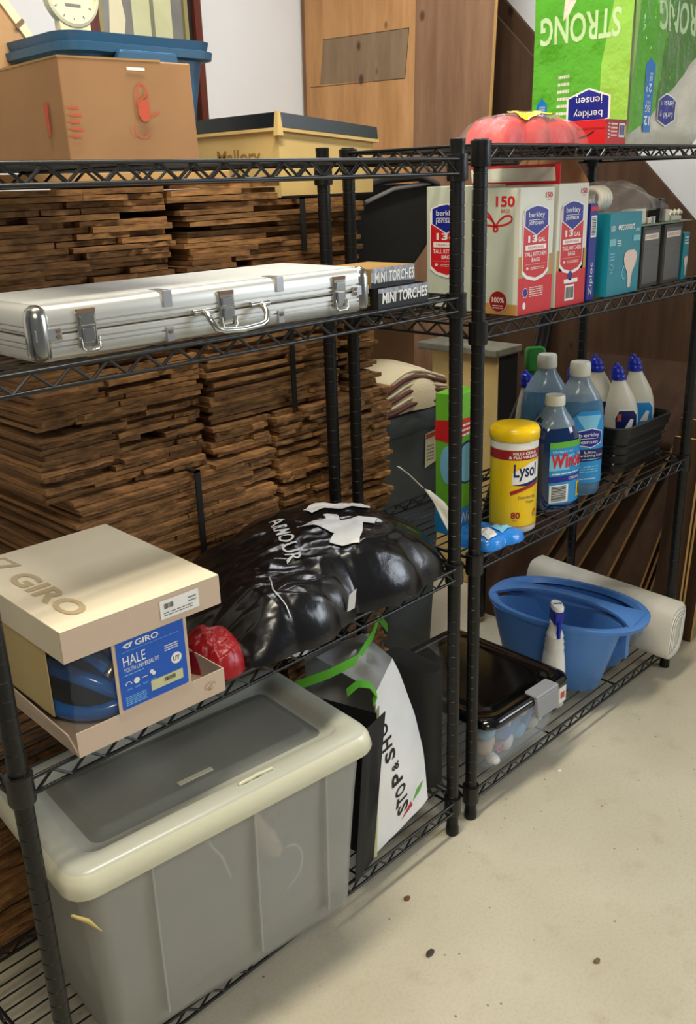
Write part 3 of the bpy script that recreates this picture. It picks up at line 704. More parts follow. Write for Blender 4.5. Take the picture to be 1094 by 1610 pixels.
# lumpy bags: star shaped footprint with a pillow profile and creases
def star(pts, c):
    A = sorted((math.atan2(y-c[1], x-c[0]), math.hypot(x-c[0], y-c[1])) for x, y in pts); n = len(A)
    def R(t):
        t = (t+PI) % (2*PI)-PI
        for i in range(n):
            a0, r0 = A[i]; a1, r1 = A[(i+1) % n]; 
            if a1 <= a0: a1 += 2*PI
            tt = t if t >= a0 else t+2*PI
            if a0 <= tt <= a1: k = (tt-a0)/(a1-a0); k = k*k*(3-2*k)*.5+k*.5; return r0+(r1-r0)*k
        return A[0][1]
    return R
def lumpy(name, m, pts, c, zb, hf, pw=2.6, q=.55, amp=.006, fs=14, seed=0, parent=None, nt=120, nr=26, ridge=True):
    R = star(pts, c)
    def z(x, y):
        r = math.hypot(x-c[0], y-c[1])/max(R(math.atan2(y-c[1], x-c[0])), 1e-5); r = min(r, 1)
        w_ = noise.noise((x*fs, y*fs, seed)); w2 = noise.noise((x*fs*2.3+5, y*fs*2.3, seed+3)); w3 = noise.noise((x*fs*.6+9, y*fs*1.6, seed+7))
        w4 = noise.noise((x*fs*1.3+y*fs*2.6, y*fs*1.1-x*fs*.5, seed+11)); w5 = noise.noise((x*fs*4.5, y*fs*5.5, seed+17))
        k = (1-min(1, abs(w_)*3.4))*.7+(1-min(1, abs(w4)*4))*.7+(1-min(1, abs(w2)*3))*.35+w3*1.0+(1-min(1, abs(w5)*3))*.08-.6 if ridge else w_+.5*w2
        return zb+hf(x, y)*(1-r**pw)**q+amp*k*min(1, (1-r)*5)
    V = []; F = []
    for i in range(nr+1):
        s_ = (i/nr)**.8
        for j in range(nt):
            t_ = 2*PI*j/nt-PI; rr = R(t_)*s_; x, y = c[0]+rr*math.cos(t_), c[1]+rr*math.sin(t_); V.append((x, y, z(x, y)))
    for i in range(nr):
        for j in range(nt): a = i*nt+j; b = i*nt+(j+1) % nt; F.append((a, a+nt, b+nt, b))
    k = len(V); V.append((c[0], c[1], zb))
    for j in range(nt): F.append((nr*nt+(j+1) % nt, nr*nt+j, k))
    g = G().add(V, F); g.build(name, m, parent, smooth=True).data.shade_smooth()
    def f(x, y):
        e = .003; p0 = Vector((x, y, z(x, y))); n_ = Vector((-(z(x+e, y)-z(x-e, y))/(2*e), -(z(x, y+e)-z(x, y-e))/(2*e), 1)).normalized(); return p0+n_*.0022, n_
    return f
bag = thing('black_bag', 'large black plastic garment bag with white logo lying on the third shelf', 'bag', (0,0,0))
pts = [(-.53,.10),(-.50,.22),(-.42,.31),(-.30,.335),(-.15,.32),(-.03,.29),(.030,.20),(.035,.09),(-.03,.0),(-.12,-.02),(-.27,-.006),(-.40,.0),(-.49,.02)]
def hb(x, y):
    k = min(1, max(0, (x+.53)/.30)); return .070+.045*k-.03*max(0, (x+.08)/.12)
bf = lumpy('bag_body', 'black_bag', pts, (-.24,.16), T3, hb, pw=3.4, q=.58, amp=.0058, fs=8.5, seed=4, parent=bag, nt=320, nr=80)
p = Print(bf, .006, .006)
p.poly('white', [(-.185,.215),(-.150,.228),(-.070,.182),(-.062,.165),(-.082,.140),(-.118,.158),(-.150,.185),(-.185,.190)], 1)
p.poly('white', [(-.262,.150),(-.240,.128),(-.232,.085),(-.255,.075),(-.245,.052),(-.222,.035),(-.185,.062),(-.160,.085),(-.145,.070),(-.128,.080),(-.150,.105),(-.185,.118),(-.165,.145),(-.185,.160),(-.200,.138),(-.230,.150)], 1)
p.done('logo', bag)
p = Print(bf, .008, .008); p.text('white', 'ARMOUR', -.262, .225, .165, .028, 1, rot=-121, bold=.01); p.done('lettering', bag)
def ribbon(name, m, path, parent, thick=.0015):
    """strip through pairs of points (left, right) with real thickness"""
    L_ = [Vector(a) for a, b in path]; R2_ = [Vector(b) for a, b in path]; V = []; 
    for i in range(len(path)):
        d = (L_[min(i+1, len(path)-1)]-L_[max(i-1, 0)]); n_ = d.cross(R2_[i]-L_[i]); n_ = n_.normalized()*thick if n_.length else Vector((0,0,thick))
        V += [L_[i], R2_[i], R2_[i]+n_, L_[i]+n_]
    g = G(); g.loft([[tuple(v) for v in V[i*4:i*4+4]] for i in range(len(path))]); return g.build(name, m, parent, smooth=True, fixn=True)
ribbon('end_flap', 'towel_white', [((.018,.088,.746),(.030,.084,.740)), ((.013,.062,.728),(.052,.066,.714)), ((.008,.038,.700),(.056,.038,.682)), ((.020,.024,.662),(.050,.024,.648)), ((.034,.020,.632),(.038,.020,.626))], bag)
ribbon('torn_strip', 'towel_white', [((-.045,.102,.806),(-.040,.098,.803)), ((-.015,.10,.782),(-.006,.098,.776)), ((.020,.098,.750),(.026,.096,.745))], bag)
ribbon('side_stripe', 'bag_grey', [((-.300,-.014,.665),(-.285,-.016,.672)), ((-.310,-.018,.640),(-.295,-.020,.642))], bag)
# second fold of the bag in front: lower pouch
pts2 = [(-.535,.06),(-.50,.16),(-.40,.20),(-.28,.17),(-.225,.09),(-.255,.01),(-.33,-.024),(-.43,-.028),(-.51,-.01)]
bf2 = lumpy('front_pouch', 'black_bag', pts2, (-.385,.07), T3, lambda x, y: .088-.06*max(0, (-.44-x)/.1), pw=3, q=.6, amp=.0045, fs=10, seed=12, parent=bag, nt=240, nr=60)
p = Print(bf2, .006, .006); p.line('bag_grey', [(-.430,-.012),(-.425,.03),(-.395,.075)], .0022, 1); p.done('seam', bag)
red = thing('red_bag', 'small crumpled red plastic bag peeping out beside the helmet box', 'bag', (0,0,0))
lumpy('bag_body', 'red_plastic', [(-.572,.02),(-.565,.09),(-.54,.11),(-.505,.07),(-.505,.015),(-.535,-.012),(-.566,-.008)], (-.540,.045), T3, lambda x, y: .050, pw=3, q=.5, amp=.006, fs=26, seed=2, parent=red, nt=120, nr=30)

# ================================================================== LEFT RACK, bottom shelf: clear bin and shopping bags
t = thing('storage_bin', 'huge cloudy clear plastic storage bin with lid under the helmet box', 'storage bin', (-.860, -.042, T4), -5.7)
W_, D_, Hh = .530, .300, .372
g = G(); R0 = [rrect(z, i, i, W_-i*.5, D_-i, .03) for z, i in ((0,.050),(.006,.042),(.12,.034),(.25,.023),(Hh-.040,.014),(Hh-.034,.012))]
R1 = [rrect(z, i, i, W_-i*.5-.0015, D_-i, .03) for z, i in ((Hh-.034,.0145),(.25,.0255),(.12,.0365),(.008,.045))]
g.loft(R0+R1); g.build('bin_body', 'bin_plastic', t, smooth=True, fixn=True)
for x in (.125, .30, .44): G().hexa([(x,.030,.03),(x+.004,.030,.03),(x+.004,.044,.03),(x,.044,.03),(x-.008,.010,Hh-.05),(x-.004,.010,Hh-.05),(x-.004,.02,Hh-.05),(x-.008,.02,Hh-.05)]).build('side_rib', 'bin_plastic', t, bevel=.001)
r_ = lambda z, i, r=.035: rrect(z, i, i, W_-i, D_-i, max(r-i*.3, .012), 6)
g = G(); g.loft([r_(Hh-.034,.002), r_(Hh-.036,-.004), r_(Hh-.032,-.006), r_(Hh-.010,-.002), r_(Hh-.003,.003), r_(Hh,.012), r_(Hh-.001,.036), r_(Hh-.004,.040), r_(Hh-.010,.046), r_(Hh-.011,.060)], True, False); o = g.build('lid', 'bin_lid', t, smooth=True)
G().loft([r_(Hh-.011,.059), r_(Hh-.011,.072), r_(Hh-.004,.078), r_(Hh-.004,.084)], False, True).build('recessed_panel', 'bin_recess', o, smooth=True)
G().loft([r_(Hh-.036,.002), r_(Hh-.0375,-.005), r_(Hh-.031,-.0075), r_(Hh-.012,-.0035), r_(Hh-.004,.002), r_(Hh-.034,.004)], True, False).build('lid_rim', 'bin_rim', o, smooth=True)
G().box(.215, .0900, Hh-.004, .275, .0985, Hh-.0025).build('embossed_name', 'bin_rim', o)
g = G(); g.tube([(.28,.026,Hh),(.29,.024,Hh+.003),(.30,.026,Hh+.001),(.312,.024,Hh+.004),(.324,.026,Hh+.001),(.34,.024,Hh+.002)], .003, 8); g.build('lid_catch', 'bin_rim', o, smooth=True)
def inside(name, label, cat, bm, m, loc=(0,0,0)): o = bm.build(name, m, None, smooth=True, fixn=True); tag(o, label, cat); o.location = loc; return o
inside('white_scoop', 'white rounded scoop showing through the big bin near its right end', 'scoop', G().tube([(-.552,-.028,.395),(-.535,-.030,.35),(-.522,-.030,.32),(-.508,-.030,.285)], [.009,.010,.018,.013], 14), 'doll')
inside('white_cable', 'thin white cable showing through the front of the big bin', 'cable', G().tube([(-.638,-.028,.40),(-.630,-.030,.37),(-.612,-.030,.34),(-.598,-.028,.29)], .0022, 8), 'white')
inside('wire_hoop', 'thin pale hoop showing through the right end of the big bin', 'hoop', G().tube([(-.490+.035*math.cos(a*.3), -.036, .245+.04*math.sin(a*.3)) for a in range(-5, 6)], .0018, 8), 'white')
inside('dark_filler', 'dark grey filler added to darken the inside of the big bin', 'bundle', G().loft([rrect(z, -.79+i, .02+i*.5, -.39-i, .20-i*.5, .03) for z, i in ((.10,.0),(.30,.0),(.38,.02),(.405,.06))]), 'grey_panel')  # made-up filler, sized and coloured to darken the bin's inside
inside('reed_stick', 'yellow stick poking out between the big bin and the left post', 'stick', G().tube([(-.868,-.046,.415),(-.850,-.052,.397),(-.835,-.056,.372)], [.002,.0035,.001], 8), 'stick')

# shopping bags
t = thing('shopping_bag', 'white and black shopping bag with green straps on the bottom shelf', 'bag', (0,0,0))
# front face of the bag
bl, br, tr, tl = Vector((-.243,.004,.088)), Vector((-.066,.012,.118)), Vector((-.125,.050,.452)), Vector((-.205,.02,.425))
def bagf(u, v):
    p0 = bl.lerp(br, u).lerp(tl.lerp(tr, u), v); s_ = math.sin(PI*u)*math.sin(PI*min(1, v*1.1+.05)); p1 = p0+Vector((.022*math.sin(PI*v)*u,-.014*s_+.004*noise.noise((u*3,v*5,2)),0)); return p1
def bagF(u, v):
    e = .01; p0 = bagf(u, v); n_ = (bagf(u+e, v)-p0).cross(bagf(u, v+e)-p0).normalized(); return p0, n_
N, K = 16, 24
def grid_solid(name, f, N, K, m, parent, th=.0015, smooth=True):
    A = [f(i/N, j/K) for j in range(K+1) for i in range(N+1)]; A = [(Vector(a[0]), Vector(a[1])) for a in A]
    V = [tuple(p0) for p0, n_ in A]+[tuple(p0-n_*th) for p0, n_ in A]; o_ = len(A); F = []
    for j in range(K):
        for i in range(N):
            a, b, c, d = j*(N+1)+i, j*(N+1)+i+1, (j+1)*(N+1)+i+1, (j+1)*(N+1)+i; F.append((a,b,c,d)); F.append((d+o_,c+o_,b+o_,a+o_))
    bd = [i for i in range(N+1)]+[j*(N+1)+N for j in range(1, K+1)]+[K*(N+1)+i for i in range(N-1, -1, -1)]+[j*(N+1) for j in range(K-1, 0, -1)]
    for a, b in zip(bd, bd[1:]+bd[:1]): F.append((b, a, a+o_, b+o_))
    return G().add(V, F).build(name, m, parent, smooth=smooth)
grid_solid('front_panel', bagF, N, K, 'bag_white', t)
p = Print(bagF, .05, .05)
TX = [('S',.10),('T',.17),('O',.25),('P',.345),('&',.435),('S',.515),('H',.60),('O',.695)]
for ch_, v0 in TX: p.text('grey_ink' if 0 else 'black_ink', ch_, (.60-.52*(v0-.10)), v0, .070 if ch_ != '&' else .05, .20 if ch_ != '&' else .13, 1, rot=90, bold=.03)
p.poly('label_green', [(.70,.10),(.86,.115),(.93,.155),(.78,.15)], 1); p.poly('label_red', [(.48,.055),(.70,.075),(.66,.115)], 1); p.done('lettering', t)
# sides and back of the bag
back = .16
def quadf(a, b, c, d, amp=.004, sd=1):
    a, b, c, d = map(Vector, (a, b, c, d))
    def P0(u, v): return a.lerp(b, u).lerp(d.lerp(c, u), v)
    nn = (b-a).cross(d-a).normalized()
    def f(u, v): w0 = math.sin(PI*u)*math.sin(PI*v); return P0(u, v)+nn*amp*w0*(1+2*noise.noise((u*4, v*4, sd))), nn
    return f
grid_solid('gusset', quadf((-.066,.012,.118),(-.03,.16,.10),(-.055,.18,.42),tuple(tr), .006, 2), 10, 12, 'bag_white', t)
grid_solid('black_side_panel', quadf((-.262,.155,.088),(-.252,.004,.088),(-.222,.004,.395),(-.262,.155,.395), .008, 3), 10, 12, 'bag_black', t)
grid_solid('black_front_edge', quadf((-.318,-.022,.088),(-.246,-.002,.088),(-.206,-.004,.395),(-.290,-.030,.405), .006, 5), 10, 12, 'bag_black', t)
grid_solid('cream_gusset', quadf((-.252,.0,.090),(-.238,-.004,.090),(-.205,.012,.40),(-.215,.018,.38), .002, 6), 4, 8, 'mat_cream', t)
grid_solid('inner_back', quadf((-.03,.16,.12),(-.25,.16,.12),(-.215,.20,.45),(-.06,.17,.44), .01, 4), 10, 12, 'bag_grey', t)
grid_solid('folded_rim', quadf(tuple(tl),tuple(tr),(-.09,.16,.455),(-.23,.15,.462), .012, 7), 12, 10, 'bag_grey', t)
def strap(pts, w0, parent=t, m='green_strap', name='handle_strap', d=(0,0,1)):
    d = Vector(d); ribbon(name, m, [(Vector(a)-d*w0/2, Vector(a)+d*w0/2) for a in pts], parent)
strap([(-.285,.150,.425),(-.245,.10,.452),(-.185,.085,.462),(-.115,.11,.478),(-.07,.135,.492),(-.055,.125,.465)], .020)
strap([(-.330,.21,.44),(-.290,.23,.475),(-.26,.26,.495)], .018, d=(.6,.3,.6))
strap([(-.265,.035,.445),(-.240,.030,.455),(-.222,.020,.448),(-.215,.010,.430),(-.228,.006,.420)], .020, d=(.5,.6,.3))
strap([(-.105,.21,.47),(-.103,.22,.52),(-.105,.24,.585)], .009, d=(1,0,0)); strap([(-.075,.21,.47),(-.070,.22,.52),(-.080,.24,.585)], .009, d=(1,0,0))
t = thing('clear_plastic_bag', 'thin clear plastic bag of dark stuff beside the white shopping bag', 'bag', (0,0,0))
pb = [rrect(z, -.03-i, .03-i, .045+i, .20+i, .025) for z, i in ((.09,.0),(.20,.006),(.30,.002),(.40,-.010),(.43,-.03))]
G().loft(pb).build('bag_body', 'bag_tint', t, smooth=True); G().loft([rrect(z, -.02, .045, .035, .18, .02) for z in (.095,.37)]).build('dark_contents', 'bag_black', t, smooth=True)
inside('paper_scrap', 'torn white paper scrap hanging just under the third shelf below the black bag', 'paper', G().hexa([(-.390,.060,.556),(-.345,.050,.550),(-.318,.058,.562),(-.350,.075,.570),(-.390,.061,.558),(-.345,.051,.552),(-.318,.059,.564),(-.350,.076,.572)]), 'white')

# ================================================================== behind the racks, middle
t = thing('grey_bin', 'tall dark grey plastic bin under a folded blanket behind the posts', 'bin', (.300, .455, .002), 0)
g = G(); g.loft([rrect(z, i, i, .29-i, .26-i, .04) for z, i in ((0,.04),(.70,.012),(.715,.010))]); g.build('bin_body', 'grey_bin', t, smooth=True)
g = G(); g.loft([rrect(z, i, i, .29-i, .26-i, .045) for z, i in ((.712,.0),(.716,-.004),(.745,-.006),(.762,.0),(.768,.02))]); g.build('bin_lid', 'grey_bin', t, smooth=True)
p = Print(plane_f((0,.0105,0), (1,.0,0), (0,0,1))); p.poly('frame_cream', [(.175,.605),(.22,.615),(.218,.70),(.178,.695)]); p.poly('red_print', [(.18,.68),(.218,.683),(.216,.695),(.18,.692)], 1); p.lines('grey_ink', .182, .62, .03, .045, 5, 1, 3); p.done('sticker', t)
bl_ = thing('folded_blanket', 'folded cream blanket with dark brown stripes on the grey bin', 'blanket', (0,0,0))
def hbl(x, y): return .085+.022*math.sin((x-.28)*12)
lumpy('blanket_body', 'blanket', [(.275,.50),(.28,.60),(.36,.68),(.50,.69),(.585,.62),(.585,.50),(.52,.452),(.40,.447),(.31,.458)], (.43,.56), .775, hbl, pw=3, q=.4, amp=.006, fs=12, seed=21, parent=bl_, nt=110, nr=26, ridge=False)
# stripes are folded layers at the front edge
for k in range(6):
    path = []
    for i in range(16):
        u = i/15; x = .285+.26*u; path.append((x, .446-.004*math.sin(u*9)+.007*k*.5-.003, .785+.011*k+.022*math.sin(u*PI)*(k/5)-.006*math.cos(u*6)))
    G().tube(path, .0042 if k % 2 else .0055, 8).build('fold', 'blanket_stripe' if k % 2 == 0 else 'blanket', bl_, smooth=True)
for k in range(5):
    path = [(.46+.012*k+.012*math.sin(i*.9), .470+.016*i, .845-.003*k-.0016*(i-4)**2+.008) for i in range(9)]
    G().tube(path, .0036, 8).build('stripe_fold', 'blanket_stripe', bl_, smooth=True)
t = thing('tall_carton', 'tall brown cardboard box with a white label behind the folded blanket', 'box', (.400, .74, .002), -4)
G().box(0,0,0,.335,.22,1.065).build('carton_body', 'cardboard_dark', t, bevel=.003)
p = Print(plane_f((0,-.0005,0), (1,0,0), (0,0,1))); p.poly('frame_cream', [(.105,.955),(.205,.925),(.225,.985),(.125,1.02)]); p.poly('grey_panel', [(.128,.962),(.195,.942),(.210,.98),(.14,1.003)], 1); p.done('sticker', t)
bk = thing('black_duffel', 'black fabric bag on the tall carton in the dark corner', 'bag', (0,0,0))
G().loft([rrect(z, .26+a, .56, .70+b, .86, .05) for z, a, b in ((1.072,.06,-.14),(1.10,.02,-.13),(1.14,.0,-.08),(1.20,.0,-.02),(1.285,.0,0),(1.30,.03,-.02))]).build('bag_body', 'dark_fabric', bk, smooth=True)
G().tube([(.30,.55,1.285),(.42,.545,1.31),(.55,.545,1.315),(.64,.56,1.295)], .010, 10).build('handle', 'black_plastic', bk, smooth=True)
G().tube([(.36,.548,1.262),(.46,.545,1.290),(.60,.55,1.300)], .005, 8).build('piping', 'grey_ink', bk, smooth=True)
t = thing('wooden_cabinet', 'small ochre cabinet with a worn grey stone top behind the wipes', 'cabinet', (1.050, .650, .002), 0)
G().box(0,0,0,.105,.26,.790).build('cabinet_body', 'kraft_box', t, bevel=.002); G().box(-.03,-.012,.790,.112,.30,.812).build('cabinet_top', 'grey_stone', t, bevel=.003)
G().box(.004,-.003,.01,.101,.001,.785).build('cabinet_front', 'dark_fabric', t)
t = G().tube([(1.075,.49,1.0),(1.060,.50,.86),(1.035,.50,.80),(1.012,.50,.75),(.985,.50,.70),(.940,.51,.62),(.890,.53,.45),(.850,.56,.25),(.845,.56,.02)], .022, 14).build('black_hose', 'black_plastic', None, smooth=True); tag(t, 'curved black hose standing between the cabinet and the plywood', 'hose')

# ================================================================== RIGHT RACK, top shelf
t = thing('paper_towel_pack', 'huge green and white wrapped pack of paper towels on the right top shelf', 'paper towel pack', (.605, .028, S1), 0)
PW, PD, PH = .345, .235, .37
def towel_disp(p0, n_):
    w0 = .0045*noise.noise((p0.x*9, p0.y*9, p0.z*7))+.003*(1-2*abs(noise.noise((p0.x*16+3, p0.y*16, p0.z*9)))); return p0+n_*w0
def tf(o, ux, vx):
    b = plane_f(o, ux, vx)
    def f(u, v):
        p0, n_ = b(u, v); return towel_disp(p0, n_)+n_*.0022, n_
    return f
tfront, tleft = tf((0,0,0), (1,0,0), (0,0,1)), tf((0,PD,0), (0,-1,0), (0,0,1))
# body built from the same displaced faces with rounded vertical edges
g = G(); rings = []
for i in range(31):
    z = PH*i/30; ins = .012*max(0, 1-i/2.0)+.012*max(0, 1-(30-i)/2.0); base = []
    for (xa, ya, xb, yb) in ((.010,0,PW-.010,0), (PW,.010,PW,PD-.010), (PW-.010,PD,.010,PD), (0,PD-.010,0,.010)):
        for k in range(24): u = k/23; base.append((xa+(xb-xa)*u, ya+(yb-ya)*u))
    r0 = []
    for x, y in base:
        nx = (-1 if x < .001 else 1 if x > PW-.001 else 0); ny = (-1 if y < .001 else 1 if y > PD-.001 else 0)
        q0 = towel_disp(Vector((x, y, z)), Vector((nx, ny, 0)).normalized() if (nx or ny) else Vector((0,-1,0))); r0.append((q0.x+(PW/2-x)/PW*2*ins, q0.y+(PD/2-y)/PD*2*ins, z))
    rings.append(r0)
g.loft(rings); g.build('pack_body', 'towel_white', t, smooth=True)
def hexlogo(p, cx, cy, w, h, a=0, l=1, rim='white', fill='label_blue', tm='white', fine=False):
    c, s_ = math.cos(math.radians(a)), math.sin(math.radians(a)); R = lambda x, y: (cx+x*c-y*s_, cy+x*s_+y*c)
    P1 = lambda k: [R(x*w/2*k, y*h/2*k) for x, y in ((-1,-.55),(0,-1),(1,-.55),(1,.62),(0,1),(-1,.62))]
    p.poly(rim, P1(1.10), l); p.poly(fill, P1(1), l+1)
    u, v = R(-.36*w, .02*h); p.text(tm, 'berkley', u, v, .72*w, .26*h, l+2, rot=a); u, v = R(-.36*w, -.36*h); p.text(tm, 'jensen', u, v, .66*w, .26*h, l+2, rot=a)
    p.rect(tm, *sorted((R(-.34*w, -.03*h)[0], R(.34*w, -.01*h)[0])) [:1], R(-.34*w, -.03*h)[1], R(.34*w, -.01*h)[0], R(.34*w, -.01*h)[1], l+2) if a == 0 else None
def banner(p, x0, y0, x1, y1, l=1):
    m_ = (x0+x1)/2; w = x1-x0; p.poly('banner_blue', [(x0,y0),(x1,y0),(x1,y1-.014),(m_,y1),(x0,y1-.014)], l)
    h = y1-y0
    # upside-down lettering
    p.text('white', '12', x1-w*.15, y0+h*.22, w*.70, h*.13, l+1, rot=180, bold=.02); p.text('white', 'BIG', x1-w*.18, y0+h*.37, w*.62, h*.10, l+1, rot=180); p.text('white', 'ROLLS', x1-w*.2, y0+h*.42, w*.5, h*.035, l+1, rot=180)
    p.text('white', '=', x1-w*.38, y0+h*.50, w*.25, h*.025, l+1, rot=180)
    p.text('white', '29', x1-w*.18, y0+h*.66, w*.62, h*.12, l+1, rot=180, bold=.02); p.text('white', 'REG', x1-w*.2, y0+h*.75, w*.55, h*.06, l+1, rot=180); p.text('white', 'ROLLS', x1-w*.2, y0+h*.80, w*.5, h*.035, l+1, rot=180)
p = Print(tfront, .016, .016)
p.poly('towel_green', [(-.002,.020),(.09,.055),(.20,.125),(PW-.01,.215),(PW-.01,PH-.02),(-.002,PH-.02)])
p.poly('towel_lime', [(-.002,.13),(.045,.36),(-.002,.36)], 1); p.poly('towel_dark', [(.115,.075),(.20,.125),(PW-.01,.215),(PW-.01,PH-.02),(.15,PH-.02)], 1)
banner(p, .058, .026, .094, .170, 2)
p.text('towel_text', 'STRONG', .345, .285, .250, .062, 2, rot=180, bold=.02); hexlogo(p, .165, .072, .075, .062, 180, 2); p.text('towel_text', 'BIG', .26, .355, .12, .04, 2, rot=180); p.done('print', t)
p = Print(tleft, .016, .016)
p.poly('towel_green', [(.005,.002),(PD+.002,.002),(PD+.002,PH-.02),(.005,PH-.02)]); p.poly('towel_lime', [(.175,.002),(PD+.002,.002),(PD+.002,PH-.02),(.205,PH-.02),(.17,.16)], 1)
banner(p, .018, .02, .044, .105, 2)
p.text('towel_text', 'STRONG', .210, .262, .190, .055, 3, rot=180, bold=.02); hexlogo(p, .145, .078, .095, .070, 180, 2); p.poly('towel_white', [(.085,PH-.02),(.075,.25),(.090,.262),(.15,PH-.02)], 2); p.text('towel_lime', '2 PLY', .19, .345, .07, .022, 4, rot=180)
p.lines('towel_white', .068, .02, .03, .13, 9, 2, 3); p.done('side_print', t)

t = thing('red_box', 'flat red box with a barcode in front of the paper towels', 'box', (.482, .006, S1), 3)
G().box(0,0,0,.088,.115,.047).build('carton', 'red_box', t, bevel=.001)
p = Print(plane_f((0,-.0003,0), (1,0,0), (0,0,1))); p.barcode(.055,.014,.026,.026, 1, 13, 'label_blue'); p.lines('white', .008, .010, .008, .032, 5, 1, 3); p.lines('white', .020, .014, .028, .028, 4, 1, 6); p.rect('dark_red', 0, .038, .088, .047, 0); p.done('lettering', t)
p = Print(plane_f((-.0003,.115,0), (0,-1,0), (0,0,1))); p.line('black_ink', [(.02,.012),(.05,.013),(.075,.018),(.09,.026)], .0025, 1); p.rect('dark_red', 0, .030, .115, .033, 1); p.done('side_printing', t)
t = thing('red_cloth_pack', 'red soft goods in crinkly clear wrap with a yellow label on the top shelf', 'pack', (0,0,0))
lumpy('red_cloth', 'red_soft', [(.133,.03),(.135,.06),(.145,.095),(.20,.110),(.27,.110),(.34,.106),(.40,.085),(.415,.05),(.408,.02),(.36,.006),(.28,.004),(.20,.005),(.145,.012)], (.27,.055), S1, lambda x, y: .046, pw=4.5, q=.40, amp=.0035, fs=26, seed=31, parent=t, nt=110, nr=24)
fw = lumpy('clear_wrap', 'film_dense', [(.098,.03),(.100,.07),(.14,.11),(.20,.125),(.34,.12),(.43,.09),(.455,.03),(.36,.0),(.20,-.002),(.13,.004)], (.27,.06), S1, lambda x, y: .054-.022*max(0, (.16-x)/.05), pw=2.6, q=.5, amp=.0022, fs=34, seed=33, parent=t, nt=140, nr=30)
p = Print(fw, .008, .008); p.poly('yellow_label', [(.195,.012),(.305,.006),(.325,.040),(.215,.055)]); p.lines('grey_ink', .225, .028, .07, .02, 4, 1, 5); p.done('yellow_label', t)

# ================================================================== RIGHT RACK, second shelf: bin bag boxes, bulbs, small boxes
def shield(p, x, y, w, h, l=1):
    o = lambda k: [(x-w/2*k,y-h*.18*k),(x,y-h*.5*k),(x+w/2*k,y-h*.18*k),(x+w/2*k,y+h*.34*k),(x+w*.25*k,y+h*.45*k),(x,y+h*.5*k),(x-w*.25*k,y+h*.45*k),(x-w/2*k,y+h*.34*k)]
    p.poly('white', o(1.09), l); p.poly('label_blue', o(1), l+1); p.text('white', 'berkley', x-w*.36, y+h*.06, w*.70, h*.24, l+2); p.text('white', 'jensen', x-w*.38, y-h*.20, w*.66, h*.22, l+2); p.rect('white', x-w*.34, y+h*.015, x+w*.36, y+h*.03, l+2)
def bagpanel(p, w, h, wide=False, num=True, foot=True):
    """narrow face of a box of kitchen bin bags"""
    if foot: p.rect('ochre', 0, h*.25, w, h*.47, 0); p.rect('bag_box', w*.08, h*.25, w*.9, h*.50, 0); p.rect('label_red', 0, 0, w, h*.30, 1)
    a, b = (.11, .84)
    o = [(a*w,h*.36),(a*w,h*.80),(b*w,h*.80),(b*w,h*.36),(w*.72,h*.315),(w*.48,h*.29),(w*.24,h*.315)]; cx = (a+b)/2*w
    p.poly('white', [(cx+(x-cx)*1.07, y-(.006 if y < h*.5 else 0)) for x, y in o], 2); p.poly('label_red', o, 3)
    shield(p, cx, h*.745, w*.66, h*.225, 4)
    p.text('white', '13', w*.24, h*.575, w*.26, h*.055, 4, bold=.03); p.text('white', 'GAL', w*.53, h*.575, w*.22, h*.035, 4, bold=.02); p.rect('white', w*.17, h*.515, w*.78, h*.555, 4); p.text('label_red', 'DRAWSTRING', w*.24, h*.525, w*.46, h*.02, 5)
    p.text('white', 'TALL KITCHEN', w*.16, h*.465, w*.63, h*.034, 4, bold=.01); p.text('white', 'BAGS', w*.36, h*.42, w*.24, h*.032, 4, bold=.01); p.rect('bag_box', w*.17, h*.40, w*.78, h*.402, 4); p.disc('bag_box', w*.24, h*.37, w*.035, h*.012, 4, 8); p.lines('bag_box', w*.33, h*.355, w*.40, h*.026, 2, 4, 7)
    if num: p.text('label_red', '150', w*.73, h*.915, w*.20, h*.045, 1, bold=.02); p.text('label_red', 'BAGS', w*.79, h*.897, w*.10, h*.010, 1)
def bagbox(label, loc, rz, w, d, h):
    t = thing('bin_bag_box', label, 'box', loc, rz, 'boxes of kitchen bin bags'); return t
BW, BD, BH = .110, .105, .226
t = bagbox('bin bag box beside the middle posts, with a red bow on its side', (.184,.0,S2), -1, 0,0,0)
G().box(0,0,0,BW,BD,BH).build('carton', 'bag_box', t, bevel=.001)
p = Print(plane_f((0,-.0003,0), (1,0,0), (0,0,1))); bagpanel(p, BW, BH); p.disc('label_blue', .022, .040, .008, .009, 2); p.ring('white', .022, .040, .008, .009, .001, 3); p.lines('bag_box', .036, .030, .045, .020, 5, 2, 9); p.disc('white', .020, .016, .005, .007, 2, 8); p.done('printing', t)
p = Print(plane_f((-.0003,BD,0), (0,-1,0), (0,0,1)))
p.rect('bag_box_side', 0, 0, BD, BH); p.rect('bag_box', BD*.90, .02, BD, BH, 1); p.rect('ochre', 0, 0, BD, .020, 1)
p.text('label_red', '150', .052, .194, .042, .019, 2, bold=.03); p.text('label_red', 'BAGS', .064, .184, .020, .006, 2)
for sg, ln in ((1,.040),(-1,.036)):
    p.line('label_red', [(.052+sg*ln*f1*math.cos(.35)-g1*math.sin(.35)*sg*sg*(1 if sg > 0 else -1), .160+ln*f1*math.sin(.35)+g1*math.cos(.35)) for f1, g1 in ((0,0),(.3,.007),(.65,.010),(.92,.007),(1,.001),(.9,-.004),(.6,-.005),(.3,-.003),(0,0))], .0034, 2)
p.line('label_red', [(.052,.161),(.047,.154),(.053,.150),(.058,.155),(.052,.161)], .004, 2); p.line('label_red', [(.052,.160),(.040,.178),(.026,.190)], .004, 2)
